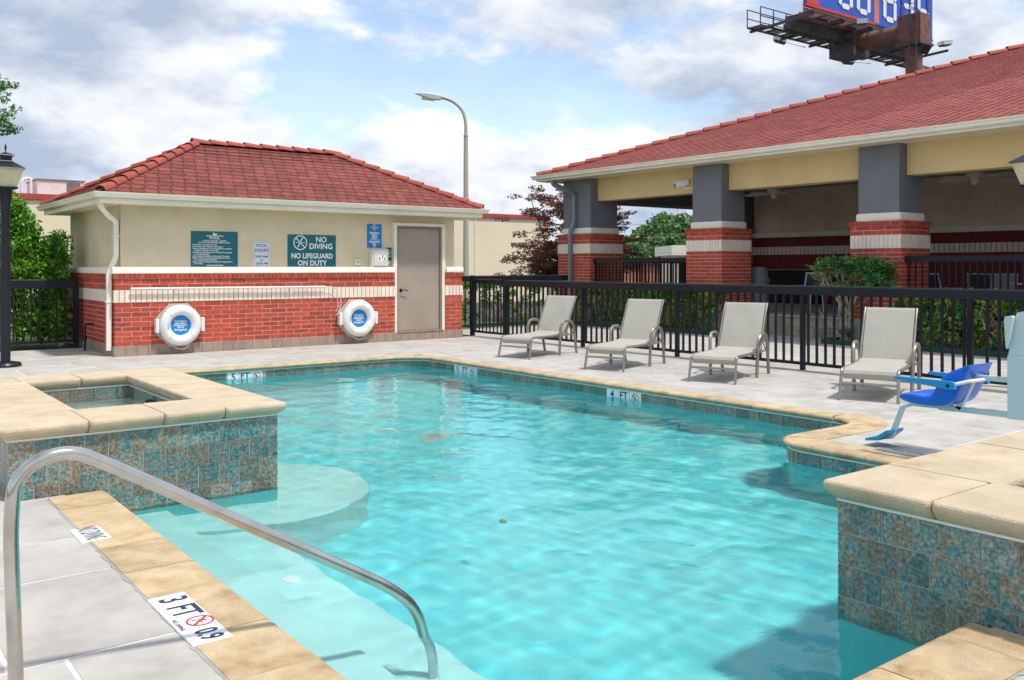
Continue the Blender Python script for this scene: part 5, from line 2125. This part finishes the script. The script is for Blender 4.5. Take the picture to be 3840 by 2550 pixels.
# ------------------------------------------------------------------ things beyond
nb = root('neighbouring_building', (8, 33, 0), 'long cream flat roofed building with red coping behind the pool house', 'building')
MB().box(-22, 32, -.05, 26.5, 40, 3.62).build('wall', 'tanwall', nb)
MB().box(-22.05, 31.93, 3.62, 26.58, 40.05, 3.80).build('parapet_coping', 'redcap', nb)
for x in (3.0, 9.5, 16, 22.4):
    MB().box(x, 31.975, 0, x + .05, 31.999, 3.6).build('wall_joint', 'tanwall', nb)
for i, (x0, x1, z1, lb) in enumerate(((4.0, 5.1, 4.42, 'grey rooftop air unit nearest the lamp post'), (5.75, 7.2, 4.36, 'pale rooftop air unit nearest the pool house roof'))):
    u_ = root('rooftop_unit', ((x0 + x1) / 2, 34, 3.7), lb, 'air unit', 'rooftop air units')
    MB().bev(x0, 33.2, 3.62, x1, 35, z1, .02).build('casing', 'ac', u_)
    MB().box(x0 - .03, 33.16, z1, x1 + .03, 35.04, z1 + .035).build('top_lid', 'grey_sign', u_)
    MB().box(x0 + .62 * (x1 - x0), 33.17, 3.95, x0 + .9 * (x1 - x0), 33.199, z1 - .05).build('louvre', 'bin', u_)
pl = root('rooftop_pipe', (5.4, 34, 3.7), 'bent white pipe between the two rooftop air units', 'pipe')
MB().tube(smooth_path([(5.35, 33.4, 3.62), (5.35, 33.4, 4.35), (5.6, 33.4, 4.42), (5.62, 33.4, 3.62)], .1), .05, 8).build('pipe', 'white', pl, smooth=True)
fl_ = root('flood_light', (24.4, 33, 3.6), 'small floodlight on the cream building corner', 'floodlight')
MB().tube([(20.9, 32.2, 3.8), (20.95, 32.2, 4.05), (21.5, 32.2, 4.3)], .03, 6).build('arm', 'bin', fl_)
MB().obox((21.55, 32.2, 4.3), ((1, 0, -.5), (0, 1, 0), (.5, 0, 1)), (.12, .1, .2)).build('head', 'bin', fl_)

# street light
sl = root('street_light', (19.8, 28.9, 0), 'tall beige street light with curved arm above the pool house', 'street light')
px, py = 19.83, 28.9
tv = Vector((-.795, .607, 0))
MB().tube([(px, py, 0), (px, py, 6.5)], [.125, .085], 8).build('pole', 'pole', sl)
MB().lathe([(.10, 0), (.10, .05)], (px, py, 6.5), 10).build('collar', 'pole', sl)
P0 = Vector((px, py, 6.52))
MB().tube(smooth_path([P0, P0 + Vector((0, 0, .55)), P0 + tv * .12 + Vector((0, 0, 1.0)), P0 + tv * .5 + Vector((0, 0, 1.36)), P0 + tv * 1.0 + Vector((0, 0, 1.50))], .35, 6), .066, 10).build('arm', 'pole', sl, smooth=True)
H0 = P0 + tv * .95 + Vector((0, 0, 1.48))
hv = (tv + Vector((0, 0, .12))).normalized()
sd = hv.cross(Vector((0, 0, 1))).normalized()
uv = sd.cross(hv)
b = MB()
secs = [(0, .09, .09, .10), (.12, .14, .10, .11), (.45, .17, .12, .10), (.75, .16, .10, .04), (1.02, .08, .04, -.02)]
for s_, w, t_, bb in secs:
    c = H0 + hv * s_
    b.v += [tuple(c - sd * w - uv * bb), tuple(c + sd * w - uv * bb), tuple(c + sd * w + uv * t_ * .5), tuple(c + sd * w * .5 + uv * t_), tuple(c - sd * w * .5 + uv * t_), tuple(c - sd * w + uv * t_ * .5)]
for i in range(4):
    for j in range(6):
        b.f.append((i * 6 + j, i * 6 + (j + 1) % 6, i * 6 + 6 + (j + 1) % 6, i * 6 + 6 + j))
b.f += [(5, 4, 3, 2, 1, 0), tuple(24 + j for j in range(6))]
b.build('lamp_head', 'pole_grey', sl)
MB().obox(H0 + hv * .48 - uv * .125, (hv, sd, uv), (.25, .13, .03)).build('lens', 'lens', sl)

# marker board behind the side fence
mk = root('marker_board', (3.6, 19.0, 0), 'white marker board with a number leaning behind the side fence', 'sign')
MB().bar((3.70, 18.95, 0), (3.58, 18.95, .55), .03, .10, up=(1, 0, 0)).build('post', 'white', mk)
MB().bev(3.47, 18.93, .50, 3.70, 18.96, .80, .004).build('panel', 'white', mk)
letters(mk, '9', (3.585, 18.928, .66), .16, 'ink', RT, UP, .001)
MB().box(3.52, 18.927, .56, 3.68, 18.929, .57).build('printed_rule', 'ink', mk)


# ------------------------------------------------------------------ billboard
bb = root('billboard', (54.6, 30, 0), 'rusty steel billboard with blue number panels rising behind the pavilion roof', 'billboard')
BY = 33.0
PXb, PYb = 54.45, 30.0
MB().tube([(PXb, PYb, -.05), (PXb, PYb, 15.2)], [.52, .5], 20).build('pole', 'rust', bb, smooth=True)
MB().box(PXb - .62, PYb - .75, 15.35, PXb + .62, PYb + .75, 17.15).build('pole_box', 'rust', bb)
MB().box(PXb - .8, PYb - .85, 15.2, PXb + .8, PYb + .85, 15.345).build('pole_flange', 'steel_dk', bb)
for i in range(5):
    MB().bar((PXb - .5 + i * .25, PYb - .78, 15.2), (PXb - .4 + i * .2, PYb - .5, 14.7), .03, .25).build('gusset', 'steel_dk', bb)
MB().tube([(PXb, PYb + .75, 16.2), (PXb, BY + 1.3, 16.2)], .55, 18).build('cross_pipe', 'rust', bb, smooth=True)
MB().box(PXb - .9, BY + .6, 15.3, PXb + .9, BY + 2.4, 17.3).build('saddle_box', 'steel_dk', bb)
BX0, BX1 = 47.6, 62.35
MB().box(BX0, BY + 1.2, 16.2, BX1, BY + 1.55, 16.95).build('torsion_beam', 'steel_dk', bb)
MB().box(BX0 + .3, BY + 1.7, 16.2, BX1 - .3, BY + 1.9, 16.6).build('torsion_beam', 'steel_dk', bb)
pn = MB().box(BX0, BY, 17.45, BX1, BY + .25, 22.2).build('ad_panel', 'ad_blue', bb)
MB().box(BX0 - .02, BY - .03, 17.30, BX1 - 7.3, BY + .27, 17.449).build('ad_border', 'ad_red', bb)
MB().box(BX1 - 7.29, BY - .03, 17.30, BX1 + .02, BY + .27, 17.449).build('ad_border', 'ad_blue2', bb)
MB().box(BX0 - .03, BY - .04, 17.46, BX0 + 1.2, BY - .001, 18.2).build('ad_border', 'ad_red', bb)
MB().box(54.9, BY - .03, 17.46, 55.5, BY - .001, 22.2).build('ad_divider', 'salmon', bb)
# segment digits
seg = {'0': 'abcdef', '8': 'abcdefg', '3': 'abcdg', '5': 'acdfg'}


def digit(ch, x0, z0, w, h, parent):
    t = w * .22
    S = {'a': ((x0 + t, z0 + h - t), (x0 + w - t, z0 + h)), 'd': ((x0 + t, z0), (x0 + w - t, z0 + t)), 'g': ((x0 + t, z0 + h / 2 - t / 2), (x0 + w - t, z0 + h / 2 + t / 2)),
         'b': ((x0 + w - t, z0 + h / 2), (x0 + w, z0 + h - t * .5)), 'c': ((x0 + w - t, z0 + t * .5), (x0 + w, z0 + h / 2)),
         'e': ((x0, z0 + t * .5), (x0 + t, z0 + h / 2)), 'f': ((x0, z0 + h / 2), (x0 + t, z0 + h - t * .5))}
    for k_, ((a, c), (d, e)) in S.items():
        on = k_ in seg[ch]
        if d - a > e - c:
            pl_ = [(a, (c + e) / 2), (a + t * .4, e), (d - t * .4, e), (d, (c + e) / 2), (d - t * .4, c), (a + t * .4, c)]
        else:
            pl_ = [((a + d) / 2, c), (d, c + t * .4), (d, e - t * .4), ((a + d) / 2, e), (a, e - t * .4), (a, c + t * .4)]
        MB().prism(pl_, lambda a_, c_, t_: (a_, t_, c_), BY - .05, BY - .005).build('digit_segment', 'white' if on else 'ad_blue2', parent)


for ch, x0 in (('0', 50.9), ('0', 52.9)):
    digit(ch, x0, 17.75, 1.55, 2.9, pn)
for ch, x0 in (('8', 56.0), ('3', 58.2), ('5', 60.3)):
    digit(ch, x0, 17.75, 1.6, 2.9, pn)
# plinth panels of the apron below the face
x = BX0 + .1
while x < BX1 - .3:
    MB().box(x, BY + .3, 16.95, x + .44, BY + .34, 17.29).build('apron_panel', 'salmon', bb)
    MB().box(x, BY + .36, 16.93, x + .44, BY + 1.15, 16.97).build('apron_panel', 'salmon', bb)
    x += .46
# walkways: front and rear, with grating panels, joists, rails
for yb0, zb, x0, x1 in ((BY - 1.15, 16.55, BX0 - 1.0, BX1 - 2.2), (BY + 2.4, 16.35, BX0 - 1.3, BX1 + 6.2)):
    MB().box(x0, yb0, zb, x1, yb0 + .06, zb + .14).build('walkway_edge', 'steel_dk', bb)
    MB().box(x0, yb0 + .95, zb, x1, yb0 + 1.0, zb + .14).build('walkway_edge', 'steel_dk', bb)
    x = x0
    i = 0
    while x < x1 - 1:
        if yb0 > BY or i % 2:
            MB().box(x + .1, yb0 + .07, zb + .1, x + 1.35, yb0 + .94, zb + .125).build('walkway_grating', 'mesh_walk', bb)
        MB().box(x, yb0 + .06, zb - .02, x + .07, yb0 + .95, zb + .09).build('walkway_joist', 'steel_dk', bb)
        x += 1.55
        i += 1
for i in range(6):
    x = BX0 - .9 + i * 3.1
    MB().bar((x, BY - 1.2, 16.45), (x, BY + 3.5, 16.25), .10, .16).build('outrigger', 'steel_dk', bb)
for x0, x1, yb in ((BX0 - 1.3, BX0 + 2.6, BY + 2.4), (BX0 - 1.3, BX0 + 2.6, BY + 3.4), (56.9, 59.2, BY - 1.15)):
    z0_ = 16.4 if yb > BY else 16.55
    for zz in (.6, 1.15):
        MB().bar((x0, yb, z0_ + zz), (x1, yb, z0_ + zz), .05).build('guard_rail', 'steel_dk', bb)
    k = 0
    x = x0
    while x <= x1 + .01:
        MB().bar((x, yb, z0_), (x, yb, z0_ + 1.15), .05).build('guard_post', 'steel_dk', bb)
        x += (x1 - x0) / 3
# ladder
for dy in (-.22, .22):
    MB().bar((PXb - .85, PYb + dy - .4, 8.0), (PXb - .85, PYb + dy - .4, 18.2), .05).build('ladder_rail', 'steel_dk', bb)
z = 8.2
while z < 18:
    MB().bar((PXb - .85, PYb - .62, z), (PXb - .85, PYb - .18, z), .03).build('ladder_rung', 'steel_dk', bb)
    z += .38


def flood(p, q):
    p, q = Vector(p), Vector(q)
    a = MB().tube([p, q], .035, 6).build('lamp_arm', 'ac', bb)
    d = (q - p).normalized()
    s1 = d.cross(Vector((0, 0, 1))).normalized()
    MB().obox(q + d * .35 + Vector((0, 0, .05)), (d, s1, Vector((0, 0, 1))), (.42, .3, .14)).build('flood_head', 'pole_grey', bb)
    MB().obox(q + d * .35 + Vector((0, 0, -.13)), (d, s1, Vector((0, 0, 1))), (.34, .24, .05)).build('flood_lens', 'steel_dk', bb)


flood((51.6, BY - 1.1, 16.6), (49.5, 30.5, 16.06))
flood((52.4, BY + 3.4, 16.1), (51.5, 37.4, 16.55))
flood((60.2, BY + 3.4, 16.1), (59.4, 37.3, 16.25))
flood((62.3, BY + .2, 17.1), (63.4, BY - .1, 17.28))

# ------------------------------------------------------------------ far side seen through the pavilion
def far_tree(x, y, h, r, label, n=120, m='leaf_far', sz=.45, low=.25):
    t_ = root('far_tree', (x, y, 0), label, 'tree', 'trees beyond the pavilion')
    b = MB()
    b.tube([(x, y, 0), (x, y, h * .6)], [.3, .15], 8)
    for i in range(8):
        a = RND.uniform(0, 6.28)
        limb(b, (x, y, h * RND.uniform(.25, .5)), (x + r * .6 * math.cos(a), y + r * .6 * math.sin(a), h * RND.uniform(.5, .85)), .12, .04, .3)
    b.build('trunk', 'trunk', t_)
    cs_ = []
    for i in range(n):
        p_ = NR.normal(size=3)
        p_ /= np.linalg.norm(p_)
        rr = RND.uniform(.55, 1) ** .5
        cs_.append((x + p_[0] * r * rr, y + p_[1] * r * rr, h * low + (h * (1 - low)) * (.5 + .5 * p_[2] * rr)))
    leaves('crown', clumps(cs_, 60, (r * .2, r * .2, r * .16)), sz, m, t_, nrm=np.array([[-.3, -.3, .7]]), asp=.6)


def ray_at(u, d):
    k = (u - 1180.5) / 2102.0
    return (.6067 * d + .7949 * d * k, .7949 * d - .6067 * d * k)


for u, d, h, r, lb in ((1572, 92, 6.6, 4.6, 'round crowned far tree left of the brick column gap'), (1500, 96, 5.0, 3.8, 'lower far tree beside the round crowned one'),
                       (1452, 84, 3.6, 3.0, 'small far tree just right of the far brick column'), (1540, 88, 4.4, 3.4, 'far tree in front of the round crowned one'),
                       (1650, 95, 6.2, 4.5, 'far tree hidden behind the brick column')):
    x, y = ray_at(u, d)
    far_tree(x, y, h, r, lb)
x, y = ray_at(1573, 180)
tw = root('lattice_mast', (x, y, 0), 'thin steel lattice mast above the far trees', 'mast')
for i in range(3):
    a = i * 2.09
    MB().tube([(x + 1.1 * math.cos(a), y + 1.1 * math.sin(a), 0), (x + .9 * math.cos(a), y + .9 * math.sin(a), 17)], .09, 5).build('leg', 'ac', tw)
for k in range(6):
    a, c = 2.09 * (k % 3), 2.09 * ((k + 1) % 3)
    MB().bar((x + math.cos(a), y + math.sin(a), k * 2.4), (x + math.cos(c), y + math.sin(c), k * 2.4 + 2.4), .07).build('brace', 'ac', tw)
x, y = ray_at(1648, 62)
sh_ = root('shop_building', (x, y, 0), 'low pale shop building with deep flat fascia beyond the railing', 'building')
dx, dy = Vector((.7949, -.6067, 0)), Vector((.6067, .7949, 0))
o = Vector((x, y, 0))
MB().obox(o + Vector((0, 0, 1.15)), (dx, dy, (0, 0, 1)), (3.2, 3, 1.15)).build('wall', 'tanwall', sh_)
MB().obox(o + Vector((0, 0, 2.55)) - dy * .4, (dx, dy, (0, 0, 1)), (3.6, 3.4, .32)).build('roof_fascia', 'cream', sh_)
for k in range(4):
    w_ = MB().obox(o - dy * 3.02 + dx * (-2.4 + 1.5 * k) + Vector((0, 0, 1.0)), (dx, dy, (0, 0, 1)), (.5, .03, .75)).build('window', 'black', sh_)
x, y = ray_at(1490, 70)
wl_ = root('orange_shed', (x, y, 0), 'orange walled shed glimpsed between the railing pickets', 'building')
MB().obox((x, y, .9), (dx, dy, (0, 0, 1)), (3.0, 2, .95)).build('wall', 'salmon', wl_)
MB().obox((x, y, 1.95), (dx, dy, (0, 0, 1)), (3.2, 2.2, .1)).build('roof', 'white', wl_)


far_hedge = root('roadside_shrub', (*ray_at(1500, 40), 0), 'low bright green shrub row beyond the railing', 'shrub')
cs_ = []
for i in range(160):
    u = RND.uniform(1440, 1560)
    x, y = ray_at(u, 40 + RND.uniform(-.5, .5))
    cs_.append((x, y, RND.uniform(.1, .75)))
leaves('foliage', clumps(cs_, 16, (.16, .16, .14)), .14, 'leaf_bush', far_hedge)
# lawn strip behind the pool house and hedges
MB().add([(-20, 18.6, -.03), (11.0, 18.6, -.03), (11.0, 30, -.03), (-20, 30, -.03)], [(0, 1, 2, 3)]).build('lawn', 'grass', kind='structure')
MB().add([(11.0, 18.25, -.028), (16, 18.25, -.028), (16, 24, -.028), (11.0, 24, -.028)], [(0, 1, 2, 3)]).build('lawn', 'grass', kind='structure')
# overhead wires
wr = root('overhead_wire', (45, 42, 5), 'thin overhead wires crossing in front of the far trees', 'wire')
for k, (z0_, z1_) in enumerate(((3.5, 4.2), (2.5, 2.2), (3.0, 3.6))):
    a = Vector((*ray_at(1100, 55), z0_ + .8))
    c = Vector((*ray_at(1800, 50), z1_))
    MB().tube([a.lerp(c, t / 8) - Vector((0, 0, .35 * math.sin(math.pi * t / 8))) for t in range(9)], .009, 4).build('wire', 'bin', wr)
